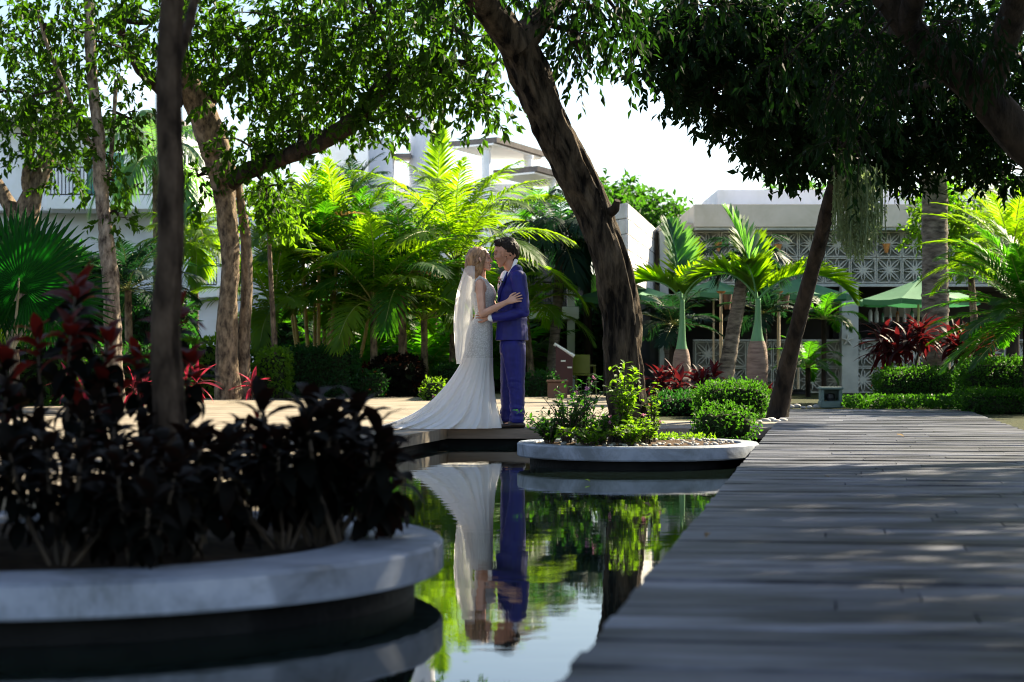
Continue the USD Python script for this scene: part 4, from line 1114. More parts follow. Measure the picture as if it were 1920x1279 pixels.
# understory of dark broad fronds behind the hedges
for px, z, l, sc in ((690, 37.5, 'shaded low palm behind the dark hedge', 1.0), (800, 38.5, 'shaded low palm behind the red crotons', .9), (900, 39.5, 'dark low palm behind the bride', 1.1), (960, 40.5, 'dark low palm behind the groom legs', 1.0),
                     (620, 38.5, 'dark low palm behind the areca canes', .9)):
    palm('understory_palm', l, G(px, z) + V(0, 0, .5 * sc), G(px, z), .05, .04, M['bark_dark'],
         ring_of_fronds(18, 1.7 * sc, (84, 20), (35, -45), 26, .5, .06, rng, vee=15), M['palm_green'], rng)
# areca clump: many canes
ac = thing('areca_palm', 'large multi stemmed areca palm clump with golden canes', 'palm', G(600, 36))
base = G(600, 36)
for i, (px, py, bpx) in enumerate(((540, 520, 575), (568, 475, 585), (598, 500, 597), (632, 470, 610), (664, 510, 622), (552, 590, 580), (610, 575, 602), (655, 590, 640), (694, 570, 650), (590, 490, 592), (626, 485, 606))):
    z = 36 + rng.uniform(-.5, .5)
    c, b0 = W(px, py, z) - base, V(PX(bpx, z), z, -.05) - base
    obj('cane', tube([b0, (b0 + c) / 2 + V(.04 * (px - 600) / 50, 0, .05), c], [.045, .036, .03], 8, 16), M['cane'], ac, True)
    for fd in ring_of_fronds(9, 2.0, (88, 20), (45, -55), 44, .48, .036, rng, vee=30, droop=.3):
        az = math.radians(fd.pop('az'))
        lv, rc = frond(rng=rng, **fd)
        mt = M['palm_lime'] if rng.rand() < .7 else M['palm_green']
        if rng.rand() < .05:
            mt = M['palm_dry']
        fr = obj('frond', put(lv, az, c), mt, ac)
        obj('stalk', put(rc, az, c), M['frond_stalk'], fr, True)
fd = dict(L=1.0, e0=-20, e1=-88, n=40, ll=.34, lw=.034, droop=.5)
b0 = W(545, 560, 34.8) - base
lv, rc = frond(rng=rng, **fd)
fr = obj('frond', put(lv, math.radians(200), b0), M['palm_blue'], ac, label='pale hanging frond at the left of the clump')
obj('stalk', put(rc, math.radians(200), b0), M['frond_stalk'], fr, True)


# bottle palms
def bottle(label, px, z, ybase, yshaft, ycrown, rpx, fronds, dz=0):
    k = z / FPX
    b = G(px, z)
    t = thing('bottle_palm', label, 'palm', b)
    zz = lambda py: PZ(py, z) - b[2]
    R = rpx * k
    obj('trunk', lathe([(R * .86, -.03)] + [(R * w_, zz(yshaft) * u_ * (1 + .004 * (k_ % 2))) for k_, (u_, w_) in enumerate(((.2, .92), (.22, .90), (.36, .98), (.38, .96), (.5, 1.02), (.52, 1.0), (.64, 1.02), (.66, 1.0), (.76, .98), (.78, .95), (.86, .91), (.92, .84), (.97, .76), (1.0, .70)))], 24), M['bottle_bark'], t, 40)
    obj('crownshaft', tube([(0, 0, zz(yshaft) - .02), (.0, 0, zz(yshaft) + .12), (.01, 0, (zz(yshaft) + zz(ycrown)) / 2), (.01, 0, zz(ycrown))], [R * .70, R * .50, R * .33, R * .26], 16, 20), M['shaft_green'], t, True)
    for fd in fronds:
        fd = dict(fd)
        az = math.radians(fd.pop('az'))
        mt = fd.pop('mat', M['palm_lime'])
        lv, rc = frond(rng=rng, **fd)
        fr = obj('frond', put(lv, az, V(0, 0, zz(ycrown) - .03)), mt, t)
        obj('stalk', put(rc, az, V(0, 0, zz(ycrown) - .03)), M['shaft_green'], fr, True)
    return t


lf = dict(n=46, ll=.56, lw=.062, s0=64, s1=26, vee=46, droop=.12, bare=.16, stalk=.02, seg=4)
bottle('bottle palm with swollen brown base and long frond arching right', 1420, 30, 665, 640, 560, 20,
       [dict(az=-8, L=1.75, e0=50, e1=-62, **lf), dict(az=155, L=1.55, e0=82, e1=55, mat=M['palm_blue'], **lf), dict(az=190, L=1.25, e0=62, e1=-40, **lf), dict(az=100, L=1.3, e0=72, e1=40, **lf), dict(az=250, L=1.0, e0=55, e1=10, **lf)])
bottle('second bottle palm with sunlit fronds at the corner of the stone block', 1278, 31.5, 690, 655, 562, 17,
       [dict(az=5, L=1.2, e0=58, e1=-25, **lf), dict(az=120, L=1.4, e0=84, e1=60, mat=M['palm_blue'], **lf), dict(az=180, L=1.15, e0=60, e1=-60, **lf), dict(az=80, L=1.2, e0=72, e1=35, **lf), dict(az=-60, L=.9, e0=50, e1=0, **lf)])
palm('slanting_palm', 'slim dark palm with slanting trunk behind the bottle palm', W(1402, 470, 34), G(1352, 34), .155, .10, M['bark_ring'],
     ring_of_fronds(12, .85, (50, -40), (-10, -85), 36, .4, .04, rng, droop=.5), M['palm_dark'], rng, ringn=5)
palm('thatch_palm', 'dark spiky palm filling the gap behind the bottle palm trunk', W(1430, 590, 35.5), G(1432, 35.5), .08, .07, M['bark_dark'],
     ring_of_fronds(16, .8, (80, 0), (30, -40), 30, .34, .03, rng), M['palm_dark'], rng)
palm('thatch_palm', 'dark spiky palm below the second bottle palm', W(1262, 610, 34.5), G(1262, 34.5), .08, .07, M['bark_dark'],
     ring_of_fronds(16, 1.0, (75, 0), (20, -50), 34, .36, .03, rng), M['palm_dark'], rng)
palm('ringed_palm', 'stout grey trunk with rings standing behind the stone block corner', W(1256, 580, 39.9), G(1258, 39.9), .2, .19, M['bark_ring'],
     ring_of_fronds(8, .6, (40, 0), (0, -60), 30, .3, .035, rng), M['palm_dark'], rng, ringn=5)
palm('ringed_palm', 'thick ringed grey trunk rising between the red plants', W(1752, 330, 31), G(1756, 31), .235, .20, M['bark_ring'],
     ring_of_fronds(12, 1.8, (75, 0), (20, -60), 44, .5, .04, rng), M['palm_green'], rng, ringn=7)
palm('feather_palm', 'dense dark green feather palm at the right edge of the garden', W(1930, 590, 25), G(1935, 25), .10, .09, M['bark_dark'],
     ring_of_fronds(60, 1.4, (88, -20), (40, -50), 70, .28, .02, rng, vee=20, droop=.2), M['palm_green'], rng)
palm('feather_palm', 'sunlit feathery palm top above the dark feather palm', W(1898, 500, 28), G(1900, 28), .10, .09, M['bark_dark'],
     ring_of_fronds(36, 1.5, (88, 10), (30, -50), 60, .28, .02, rng, vee=20, droop=.2), M['palm_lime'], rng)
palm('feather_palm', 'shaded ferny palm inside the restaurant opening', W(1545, 600, 37.5), G(1545, 37.5), .05, .05, M['bark_dark'],
     ring_of_fronds(14, .9, (80, 10), (10, -70), 44, .24, .022, rng, droop=.3), M['palm_green'], rng)
palm('feather_palm', 'shaded ferny plant at the foot of the breeze block wall', W(1515, 690, 36), G(1515, 36), .05, .05, M['bark_dark'],
     ring_of_fronds(14, .8, (80, 10), (10, -70), 40, .22, .022, rng, droop=.3), M['palm_green'], rng)


# fan palm at the left edge
def fan_leaf(R, n, rng, split=.62, arc=300, fold=.05, cup=.18):
    a = np.radians(np.linspace(-arc / 2, arc / 2, 2 * n + 1)) + math.pi / 2
    rows = []
    S = [.06, .3, split, .82, 1.0]
    vs, fs = [], []
    for k in range(n):
        a0, am, a1 = a[2 * k], a[2 * k + 1], a[2 * k + 2]
        b = len(vs)
        L = R * (.86 + .14 * math.cos((am - math.pi / 2) * .8)) * rng.uniform(.95, 1.02)
        dr = rng.uniform(0, .06)
        for i, s in enumerate(S):
            h = 1.0 if s <= split else max(.06, 1 - (s - split) / (1 - split))
            for aa, up in ((am + (a0 - am) * h, 0), (am, 1), (am + (a1 - am) * h, 0)):
                z = -cup * R * s * s + up * fold * R * min(s, .6) * (1 if s < .95 else .4) - dr * max(0, s - split) * R
                vs.append((math.cos(aa) * L * s, math.sin(aa) * L * s, z))
        for i in range(len(S) - 1):
            for j in range(2):
                q = b + i * 3 + j
                fs.append((q, q + 1, q + 4, q + 3))
    return np.array(vs), np.array(fs)


def orient(v, y, zc):
    """Leaf plane: +y of the leaf along y, its face towards zc."""
    y = unit(y)
    z = unit(zc - y * (zc @ y))
    x = np.cross(y, z)
    return v @ np.array([x, y, z])


fb = G(24, 26)
fp = thing('fan_palm', 'big fan palm with pleated round leaves at the left edge', 'palm', fb)
obj('trunk', tube([(0, 0, -.05), (.02, 0, .25), (.02, 0, PZ(655, 26) + .035)], [.10, .085, .07], 12, 14, rough=.25, furrow=.15), M['bark_tan'], fp, 50)
ctr = V(0, 0, PZ(655, 26) + .035)
for (px, py, z, R, dx, dz, face, mt) in ((38, 535, 25.6, .98, -.12, 1, (.1, -1, .25), 'fan_leaf'), (52, 548, 26.0, .84, .9, .28, (.1, -.8, .75), 'fan_leaf'), (92, 560, 26.6, .92, .9, -.45, (-.2, -.8, .7), 'fan_leaf'),
                                         (60, 520, 26.8, 1.0, .55, .9, (.1, -1, .1), 'fan_leaf'), (-20, 545, 25.9, .9, -.9, .4, (.1, -.8, .7), 'fan_leaf'), (-10, 560, 26.6, .9, -.8, -.2, (.2, -.9, .5), 'palm_lime'), (20, 500, 27.0, .9, .1, 1, (.2, -1, -.2), 'fan_leaf')):
    c = W(px, py, z) - fb
    lv, lf_ = fan_leaf(R, 44, rng)
    lv = orient(lv, V(dx, -.15, dz), V(*face)) + c
    fl = obj('fan_leaf', (lv, lf_), M[mt], fp)
    obj('leaf_stalk', tube([ctr + V(rng.uniform(-.04, .04), rng.uniform(-.04, .04), -.05), (ctr + c) / 2 + V(0, 0, .06), c + unit(V(dx, -.15, dz)) * .1], [.028, .02, .014], 6, 14), M['petiole'], fl, True)


# ---------------------------------------------------------------- hedges and bushes
def hedge(name, label, px0, px1, ytop, z, depth, leaf, rng, lsize=.055, dens=1500, zb=-.035, catg='hedge', lumps=.12, group=None, flowers=None, parent=None):
    x0, x1 = PX(px0, z), PX(px1, z)
    zt = PZ(ytop, z)
    cx, hw, hd, hh = (x0 + x1) / 2, (x1 - x0) / 2, depth / 2, (zt - zb)
    t = thing(name, label, catg, (cx, z + hd, zb), group=group)
    m = m3.Manifold.batch_hull([ball((sx * max(hw - .12, .02), sy * max(hd - .12, .02), zc), .10, 12) for sx in (-1, 1) for sy in (-1, 1) for zc in (.10, max(hh - .14, .12))]).refine_to_length(.09).to_mesh()
    cv, cf = m.vert_properties[:, :3].astype(float), m.tri_verts
    nrm = unit(cv - V(0, 0, hh * .45))
    cv = cv + nrm * (meshkit.fbm(cv * 4 + cx) - .55)[:, None] * lumps
    cv[:, 2] = np.maximum(cv[:, 2], .0)
    tm = trimesh.Trimesh(cv, cf, process=False)
    n = int(tm.area * dens)
    np.random.seed(int(abs(px0) * 7 + ytop) % 99991)
    p, fi = trimesh.sample.sample_surface(tm, n, seed=int(abs(px0) * 7 + ytop))
    nn = tm.face_normals[fi]
    p = p + nn * (rng.uniform(-.03, .075, n) + .05 * (rng.rand(n) < .06))[:, None]
    d = nn * .55 + rng.normal(0, .6, (n, 3)) + V(0, 0, .25)
    obj('foliage', leaf_mesh(p, d, nn + rng.normal(0, .35, (n, 3)) + V(0, 0, .5), lsize * rng.uniform(.7, 1.3, n), lsize * .55, .3, .15), leaf, t, kind='stuff')
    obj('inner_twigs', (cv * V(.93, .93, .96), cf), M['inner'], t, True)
    if flowers:
        k = flowers[0]
        q, fi = trimesh.sample.sample_surface(tm, k, seed=5)
        q = np.repeat(q + tm.face_normals[fi] * .07, 6, 0)
        obj('flowers', leaf_mesh(q, rng.normal(0, 1, (len(q), 3)) + V(0, -.3, .5), rng.normal(0, 1, (len(q), 3)), .035, .024, .2), flowers[1], t, kind='stuff')
    return t


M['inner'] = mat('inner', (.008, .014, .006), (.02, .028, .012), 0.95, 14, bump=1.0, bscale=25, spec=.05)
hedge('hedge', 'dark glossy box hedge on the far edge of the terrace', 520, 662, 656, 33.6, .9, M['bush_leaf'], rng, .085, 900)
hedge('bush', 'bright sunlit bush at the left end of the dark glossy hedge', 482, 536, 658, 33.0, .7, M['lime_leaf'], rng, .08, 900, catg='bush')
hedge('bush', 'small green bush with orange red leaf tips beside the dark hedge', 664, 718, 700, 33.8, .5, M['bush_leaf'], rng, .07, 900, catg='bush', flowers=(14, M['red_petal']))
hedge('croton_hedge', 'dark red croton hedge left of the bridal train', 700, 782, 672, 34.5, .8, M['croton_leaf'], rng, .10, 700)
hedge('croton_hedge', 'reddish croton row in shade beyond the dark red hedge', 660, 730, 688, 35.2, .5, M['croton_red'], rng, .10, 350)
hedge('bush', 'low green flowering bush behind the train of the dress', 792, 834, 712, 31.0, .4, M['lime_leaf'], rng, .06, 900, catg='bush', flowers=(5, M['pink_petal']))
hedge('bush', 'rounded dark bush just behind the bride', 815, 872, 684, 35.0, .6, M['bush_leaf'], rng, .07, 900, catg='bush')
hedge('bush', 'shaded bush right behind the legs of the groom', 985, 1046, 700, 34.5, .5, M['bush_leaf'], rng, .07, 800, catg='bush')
hedge('hedge', 'clipped sunlit hedge in front of the bottle palm', 1318, 1440, 722, 22.6, .9, M['hedge_leaf'], rng, .05, 1900)
hedge('hedge', 'small square hedge clump on the smaller planter edge', 1308, 1418, 784, 16.0, .45, M['hedge_leaf'], rng, .04, 2600, zb=-.0)
hedge('hedge', 'low dark hedge behind the thick leaning trunk', 1228, 1330, 742, 23.5, .6, M['bush_leaf'], rng, .05, 1500, flowers=(10, M['red_petal']))
hedge('hedge', 'tall dark trimmed hedge under the red plants on the right', 1658, 1790, 694, 28.6, .9, M['hedge_leaf'], rng, .05, 1700, flowers=(8, M['red_petal']))
hedge('hedge', 'dark hedge gap filler at the foot of the thick ringed trunk', 1770, 1836, 700, 28.9, .7, M['bush_leaf'], rng, .05, 1500)
hedge('hedge', 'sunlit trimmed hedge at the right edge', 1820, 1975, 676, 26.8, .9, M['hedge_leaf'], rng, .05, 1900)
hedge('hedge', 'low bright hedge at the right beside the boardwalk end', 1812, 1990, 736, 24.4, .7, M['hedge_leaf'], rng, .05, 2000)
hedge('bush', 'bushy green plants behind the crotons at the left edge', -60, 120, 640, 27.5, 1.2, M['hedge_leaf'], rng, .12, 260, catg='bush')
hedge('bush', 'leafy green bed between the fan palm and the slim grey trunk', 110, 330, 655, 28.8, 1.2, M['bush_leaf'], rng, .12, 300, catg='bush')
hedge('bush', 'sunlit variegated bed right of the slim grey trunk', 318, 420, 640, 33.0, .9, M['lime_leaf'], rng, .12, 300, catg='bush')
for px0, px1, yt, z, l in ((20, 130, 455, 41.0, 'tall dark shrub in front of the hotel wall behind the fan palm'), (120, 215, 480, 40.0, 'tall dark shrub behind the slim grey trunk'), (470, 600, 590, 41.0, 'tall dark shrub behind the areca clump on its left side'), (590, 730, 560, 41.5, 'tall dark shrub behind the right half of the areca clump'), (720, 850, 545, 42.0, 'tall dark shrub behind the palms left of the bride'),
                           (840, 960, 550, 42.5, 'tall dark shrub directly behind the bride and groom'), (1085, 1180, 560, 43.0, 'tall dark shrub in the shade behind the thick leaning trunk'), (225, 345, 560, 38.0, 'dark shrub behind the slender foreground trunk')):
    hedge('tall_shrub', l, px0, px1, yt, z, 1.4, M['bush_leaf'], rng, .16, 170, catg='shrub', lumps=.5)
# ground cover
n = 5200
pts = np.c_[rng.uniform(PX(1576, 27.5), 7.6, n), rng.uniform(26.6, 28.5, n), rng.uniform(-.02, .12, n)]
obj('ground_cover', leaf_mesh(pts, rng.normal(0, .7, (n, 3)) + V(0, -.2, .7), rng.normal(0, .4, (n, 3)) + V(0, -.4, 1), .075, .05, .25, .2), M['hedge_leaf'], label='low leafy ground cover at the end of the boardwalk', cat='ground cover', kind='stuff')
n = 1600
pts = np.c_[rng.uniform(1.0, 1.85, n), rng.uniform(15.45, 15.9, n), rng.uniform(0, .05, n)]
keep = (pts[:, 0] - FPX0) ** 2 + (pts[:, 1] - FPY0) ** 2 < .82 ** 2
obj('ground_cover', leaf_mesh(pts[keep], rng.normal(0, .7, (keep.sum(), 3)) + V(0, 0, .6), rng.normal(0, .4, (keep.sum(), 3)) + V(0, 0, 1), .03, .016, .25), M['lime_leaf'], label='sparse grassy tufts behind the leaning trunk on the small planter', cat='ground cover', kind='stuff')
# pale stones
labs = ['pale rounded stone at the foot of the dark slanting trunk', ]
pv = []
spots = [(1424 + 11 * i, 790, 20.7 + .12 * (i % 3)) for i in range(5)] + [(1470 + 12 * i, 750, 27.0 + .25 * (i % 3)) for i in range(6)] + [(1670 + 12 * i, 741, 27.9) for i in range(3)]
for i, (px, py, z) in enumerate(spots):
    r = rng.uniform(.03, .055)
    s = trimesh.creation.icosphere(2, 1.0)
    v = np.array(s.vertices) * V(r * 1.2, r, r * .7)
    v = v * (1 + .35 * (meshkit.fbm(v * 14 + i * 3.1) - .5))[:, None]
    place = 'beside the dark slanting trunk base' if i < 5 else 'at the foot of the garden lamp box' if i < 11 else 'in front of the tall dark hedge'
    g = thing('stone', f'pale rounded garden stone {place}', 'stone', (PX(px, z), z, r * .25 - .02), group=f'pale stones {place}')
    obj('boulder', (v, s.faces), M['pebble'], g, True)
n = 160
q = rng.uniform(0, 2 * np.pi, n)
rr = FPR * .82 * np.sqrt(rng.uniform(.2, 1, n))
base = np.c_[FPX0 + rr * np.cos(q), FPY0 + rr * np.sin(q), np.full(n, .018)]
pb = trimesh.creation.icosphere(1, 1.0)
sc = rng.uniform(.008, .022, n)
obj('gravel', ((np.array(pb.vertices)[None] * sc[:, None, None] * V(1, 1, .6) + base[:, None]).reshape(-1, 3), (np.array(pb.faces)[None] + (np.arange(n) * len(pb.vertices))[:, None, None]).reshape(-1, 3)), M['pebble'], label='small pale gravel strewn over the soil of the small planter', cat='gravel', kind='stuff')


# ---------------------------------------------------------------- plants with single large leaves
def blade(L, w, bend, fold, k=4, tipw=.04):
    """One lance-shaped leaf along +x."""
    u = np.linspace(0, 1, k + 1)
    hw = w / 2 * np.sin(np.pi * np.clip(u * .93 + .05, 0, 1)) ** .8 + tipw * w * (1 - u)
    ang = bend * u
    x = np.r_[0, np.cumsum(np.cos((ang[1:] + ang[:-1]) / 2))] * L / k
    z = -np.r_[0, np.cumsum(np.sin((ang[1:] + ang[:-1]) / 2))] * L / k
    v = np.stack([np.c_[x, hw, z + fold * hw], np.c_[x, 0 * hw, z], np.c_[x, -hw, z + fold * hw]], 1).reshape(-1, 3)
    f = np.array([(3 * i + j, 3 * i + j + 3, 3 * i + j + 4, 3 * i + j + 1) for i in range(k) for j in range(2)])
    return v, f


def aim(m, az, el, at, roll=0.0):
    v, f = m
    c, s = math.cos(roll), math.sin(roll)
    v = np.c_[v[:, 0], v[:, 1] * c - v[:, 2] * s, v[:, 1] * s + v[:, 2] * c]
    c, s = math.cos(el), math.sin(el)
    v = np.c_[v[:, 0] * c - v[:, 2] * s, v[:, 1], v[:, 0] * s + v[:, 2] * c]
    return rotz(v, az) + at, f


def rosette(t, at, n, L, w, mats, rng, e=(80, -35), bend=.8, fold=.3, jit=.03, name='leaf'):
    for i in range(n):
        u = i / (n - 1)
        el = math.radians(e[0] + (e[1] - e[0]) * u + rng.uniform(-10, 10))
        az = i * 2.39996 + rng.uniform(-.3, .3)
        l = L * (.6 + .4 * math.sin(math.pi * (u * .75 + .2))) * rng.uniform(.85, 1.12)
        m = aim(blade(l, w * rng.uniform(.85, 1.15), bend * rng.uniform(.5, 1.3), fold), az, el, at + V(0, 0, -jit * 6 * u), rng.uniform(-.5, .5))
        obj(name, m, mats[int(rng.rand() * len(mats)) % len(mats)] if u > .25 else mats[0], t, True)


def croton(label, loc, rng, heads, H, sp, mats, group, rz=0):
    t = thing('croton_plant', label, 'plant', loc, rz, group)
    for h in range(heads):
        a = h * 2.4 + rng.uniform(-.4, .4)
        r = sp * math.sqrt((h + .4) / heads)
        top = V(r * math.cos(a), r * math.sin(a), H * rng.uniform(.62, 1.0))
        obj('stem', tube([(top[0] * .15, top[1] * .15, 0), (top[0] * .7, top[1] * .7, top[2] * .5), top], [.011, .009, .006], 5, 6), M['stem'], t, True)
        rosette(t, top, 17, .135, .05, mats, rng, (84, -50), 1.3, .3, .026)
        q = top * V(.75, .75, .6)
        rosette(t, q, 8, .125, .046, mats[1:], rng, (20, -45), 1.0, .25, .014)
    return t


rng = np.random.RandomState(77)
CG = 'crotons filling the large round planter'
mA = [M['croton_leaf'], M['croton_dark'], M['croton_dark'], M['croton_leaf']]
mB = [M['croton_red'], M['croton_dark'], M['croton_leaf'], M['croton_dark']]
loc0 = (NPX - .15, NPY - .1, .0)
p1 = croton('dark croton just left of the slender foreground trunk', (NPX - .22, NPY - .35, .0), rng, 5, .62, .22, mA, CG)
p2 = croton('tall croton with a red leaf top behind the slender foreground trunk', (NPX + .28, NPY + .35, .0), rng, 6, .84, .22, mB, CG)
p3 = croton('low spreading croton at the right end of the large planter', (NPX + .82, NPY - .1, .0), rng, 5, .40, .2, mA, CG)
more = [(p1, -.98, -.15, .8, 40, 1.05, 'croton at the left edge of the picture in the large planter'), (p2, -.72, .35, 1.0, 100, .92, 'red tipped croton second from the left picture edge'), (p1, -.5, .0, 1.0, 200, 1.1, 'croton with dark leaves under the fan palm leaf'),
        (p2, -.08, .42, 1.0, 10, 1.12, 'tallest croton with red leaves left of the slender trunk'), (p1, .62, .32, 1.0, 150, .68, 'croton right of the slender trunk in front of the terrace'), (p3, .55, -.45, 1.0, 70, 1.0, 'low croton at the front right of the large planter'),
        (p3, .2, -.72, 1.0, 170, .95, 'low croton at the front rim below the slender trunk'), (p3, -.3, -.74, 1.0, 250, 1.05, 'low dark croton at the front rim left of the slender trunk'), (p3, -.72, -.62, 1.0, 320, 1.15, 'low dark croton at the front rim near the left picture edge'),
        (p1, .12, -.2, 1.0, 300, .85, 'dark croton at the foot of the slender trunk'), (p2, .62, .62, 1.0, 220, .5, 'croton at the back right rim before the pool'), (p3, .92, .32, 1.0, 20, 1.0, 'outermost croton leaning over the right rim towards the pool'),
        (p1, .4, .0, 1.0, 80, .72, 'dark croton just right of the slender trunk'), (p1, -.45, .68, 1.0, 350, .95, 'croton at the back of the large planter below the slim grey trunk'), (p3, .93, .02, 1.0, 140, 1.25, 'drooping croton whose leaves hang in front of the water')]
more.append((p3, 1.02, -.05, 1.0, 200, 1.15, 'croton at the very right tip of the large planter above the water'))
for k_, (dx_, dy_, l_) in enumerate(((-.98, -.42, 'low croton at the left picture edge near the rim'), (-.12, -.9, 'low croton touching the front rim in the middle'), (.45, -.8, 'low croton near the front rim right of the slender trunk'), (-.6, -.3, 'dark filler croton between the two left red tipped plants'),
                                     (.15, .1, 'dark croton filling the middle of the large planter'), (-.3, -.45, 'dark croton in front of the planter centre'))):
    more.append(((p3, p1)[k_ % 2], dx_, dy_, 1.0, 47 * k_, .8 + .05 * (k_ % 4), l_))
for src, dx, dy, s, rz, sc, l in more:
    dup(src, l, (NPX + dx, NPY + dy, .0), rz, sc, CG)


def ti(label, loc, rng, H, mats, canes=4, L=.42, w=.075, group='red ti plants', n=17, sp=.16):
    t = thing('ti_plant', label, 'plant', loc, 0, group)
    for h in range(canes):
        a = h * 2.4 + rng.uniform(-.3, .3)
        top = V(sp * math.cos(a), sp * math.sin(a), H * rng.uniform(.7, 1.0))
        obj('cane', tube([(top[0] * .3, top[1] * .3, 0), top], [.013, .011], 6, 4), M['stem'], t, True)
        rosette(t, top, n, L, w, mats, rng, (82, -45), 1.0, .35, .012)
    return t


tm = [M['ti_leaf']]
tq = ti('full dark red ti plant left of the thick ringed trunk', G(1692, 30), rng, 1.15, tm, 10, .48, .07, sp=.32)
dup(tq, 'dark red ti plant right of the thick ringed trunk', G(1818, 29.5), 110, .92)
t3 = ti('orange red ti plant left of the bottle palm', G(1318, 27), rng, .55, tm, 4, .34, .065)
dup(t3, 'dark ti plant in the shade right of the thick leaning trunk', G(1258, 26), 60, 1.0)
dup(t3, 'low rusty ti plant in front of the bottle palm', G(1452, 26), 200, .55)
t4 = ti('pink leaved ti plant between fan palm and slim grey trunk', G(142, 26), rng, .42, [M['ti_pink'], M['ti_leaf']], 2, .42, .055, 'pink ti plants', 13, .1)
dup(t4, 'pink leaved ti plant just right of the slender foreground trunk', G(362, 29), 80, 1.15, 'pink ti plants')
dup(t4, 'pink leaved ti plant behind the red crotons at the slim grey trunk foot', G(262, 27), 190, .95, 'pink ti plants')
dup(t4, 'pink leaved ti plant at the foot of the forked grey trunk', G(472, 31.5), 300, .9, 'pink ti plants')


# flowering weeds at the foot of the leaning trunk
def sprig(label, loc, rng, stems, H, sp, leaf, flower, ls=.045, lean=V(0, 0, 0), per=16):
    t = thing('flowering_plant', label, 'plant', loc, group='flowering plants on the small planter')
    for s in range(stems):
        a = rng.uniform(0, 2 * np.pi)
        h = H * rng.uniform(.55, 1)
        tip = V(sp * math.cos(a) * rng.uniform(.4, 1), sp * math.sin(a) * rng.uniform(.4, 1), h) + lean * h
        c = spline([V(0, 0, 0) + V(math.cos(a), math.sin(a), 0) * .03, tip * V(.4, .4, .55), tip], 14)
        st = obj('stem', tube(c[::3], [.005, .0045, .004, .003, .002][:len(c[::3])], 5, 10), M['stem'], t, True)
        k = rng.randint(per - 4, per + 4)
        q = np.interp(rng.uniform(.15, 1, k), np.linspace(0, 1, 14), np.arange(14))
        p = np.c_[[np.interp(q, np.arange(14), c[:, i]) for i in range(3)]].T
        d = rng.normal(0, 1, (k, 3)) * V(1, 1, .4) + V(0, 0, .35)
        obj('leaves', leaf_mesh(p, d, rng.normal(0, .3, (k, 3)) + V(0, 0, 1), ls * rng.uniform(.7, 1.2, k), ls * .5, .25, .15, six=True), leaf, st, kind='stuff')
        if flower is not None and rng.rand() < .07:
            m = 10
            obj('flower', leaf_mesh(np.repeat(tip[None], m, 0) + rng.normal(0, .006, (m, 3)), rng.normal(0, 1, (m, 3)) + V(0, 0, .9), rng.normal(0, 1, (m, 3)), .022, .018, .2), M['pink_petal'], st)
    return t


F = lambda px, y: V(PX(px, y), y, .015)
rng = np.random.RandomState(31)
sprig('leafy lantana with pink flowers left of the leaning trunk', F(1062, 14.75), rng, 26, .42, .30, M['hedge_leaf'], 1, .05)
sprig('upright flowering sprig against the leaning trunk', F(1172, 14.55), rng, 20, .66, .16, M['lime_leaf'], 1, .06, per=24)
sprig('low sprawling lantana at the left rim of the small planter', F(1030, 15.1), rng, 20, .25, .26, M['bush_leaf'], 1, .045)
sprig('short weeds with pink buds at the right foot of the leaning trunk', F(1212, 14.6), rng, 14, .22, .14, M['lime_leaf'], 1, .045)
sprig('thin weeds in front of the leaning trunk base', F(1128, 14.45), rng, 16, .24, .16, M['hedge_leaf'], 1, .045)
sprig('taller lantana stems between the groom and the leaning trunk', F(1092, 15.2), rng, 14, .52, .2, M['bush_leaf'], 1, .05)


for lab_, px_, y_, n_, H_, sp_ in (('leafy ground plants packed along the front of the small planter', 1105, 14.35, 26, .15, .30), ('bright leafy plants at the very foot of the leaning trunk', 1180, 14.4, 26, .2, .22), ('leafy plants filling the left of the small planter', 1030, 14.8, 24, .2, .25),
                                ('leafy plants behind the lantana on the small planter', 1110, 15.5, 24, .3, .3), ('thin leafy climber on the right flank of the leaning trunk', 1222, 14.9, 10, .5, .07)):
    sprig(lab_, F(px_, y_), rng, n_, H_, sp_, M[('hedge_leaf', 'lime_leaf')[n_ % 4 == 2]], 1, .05)


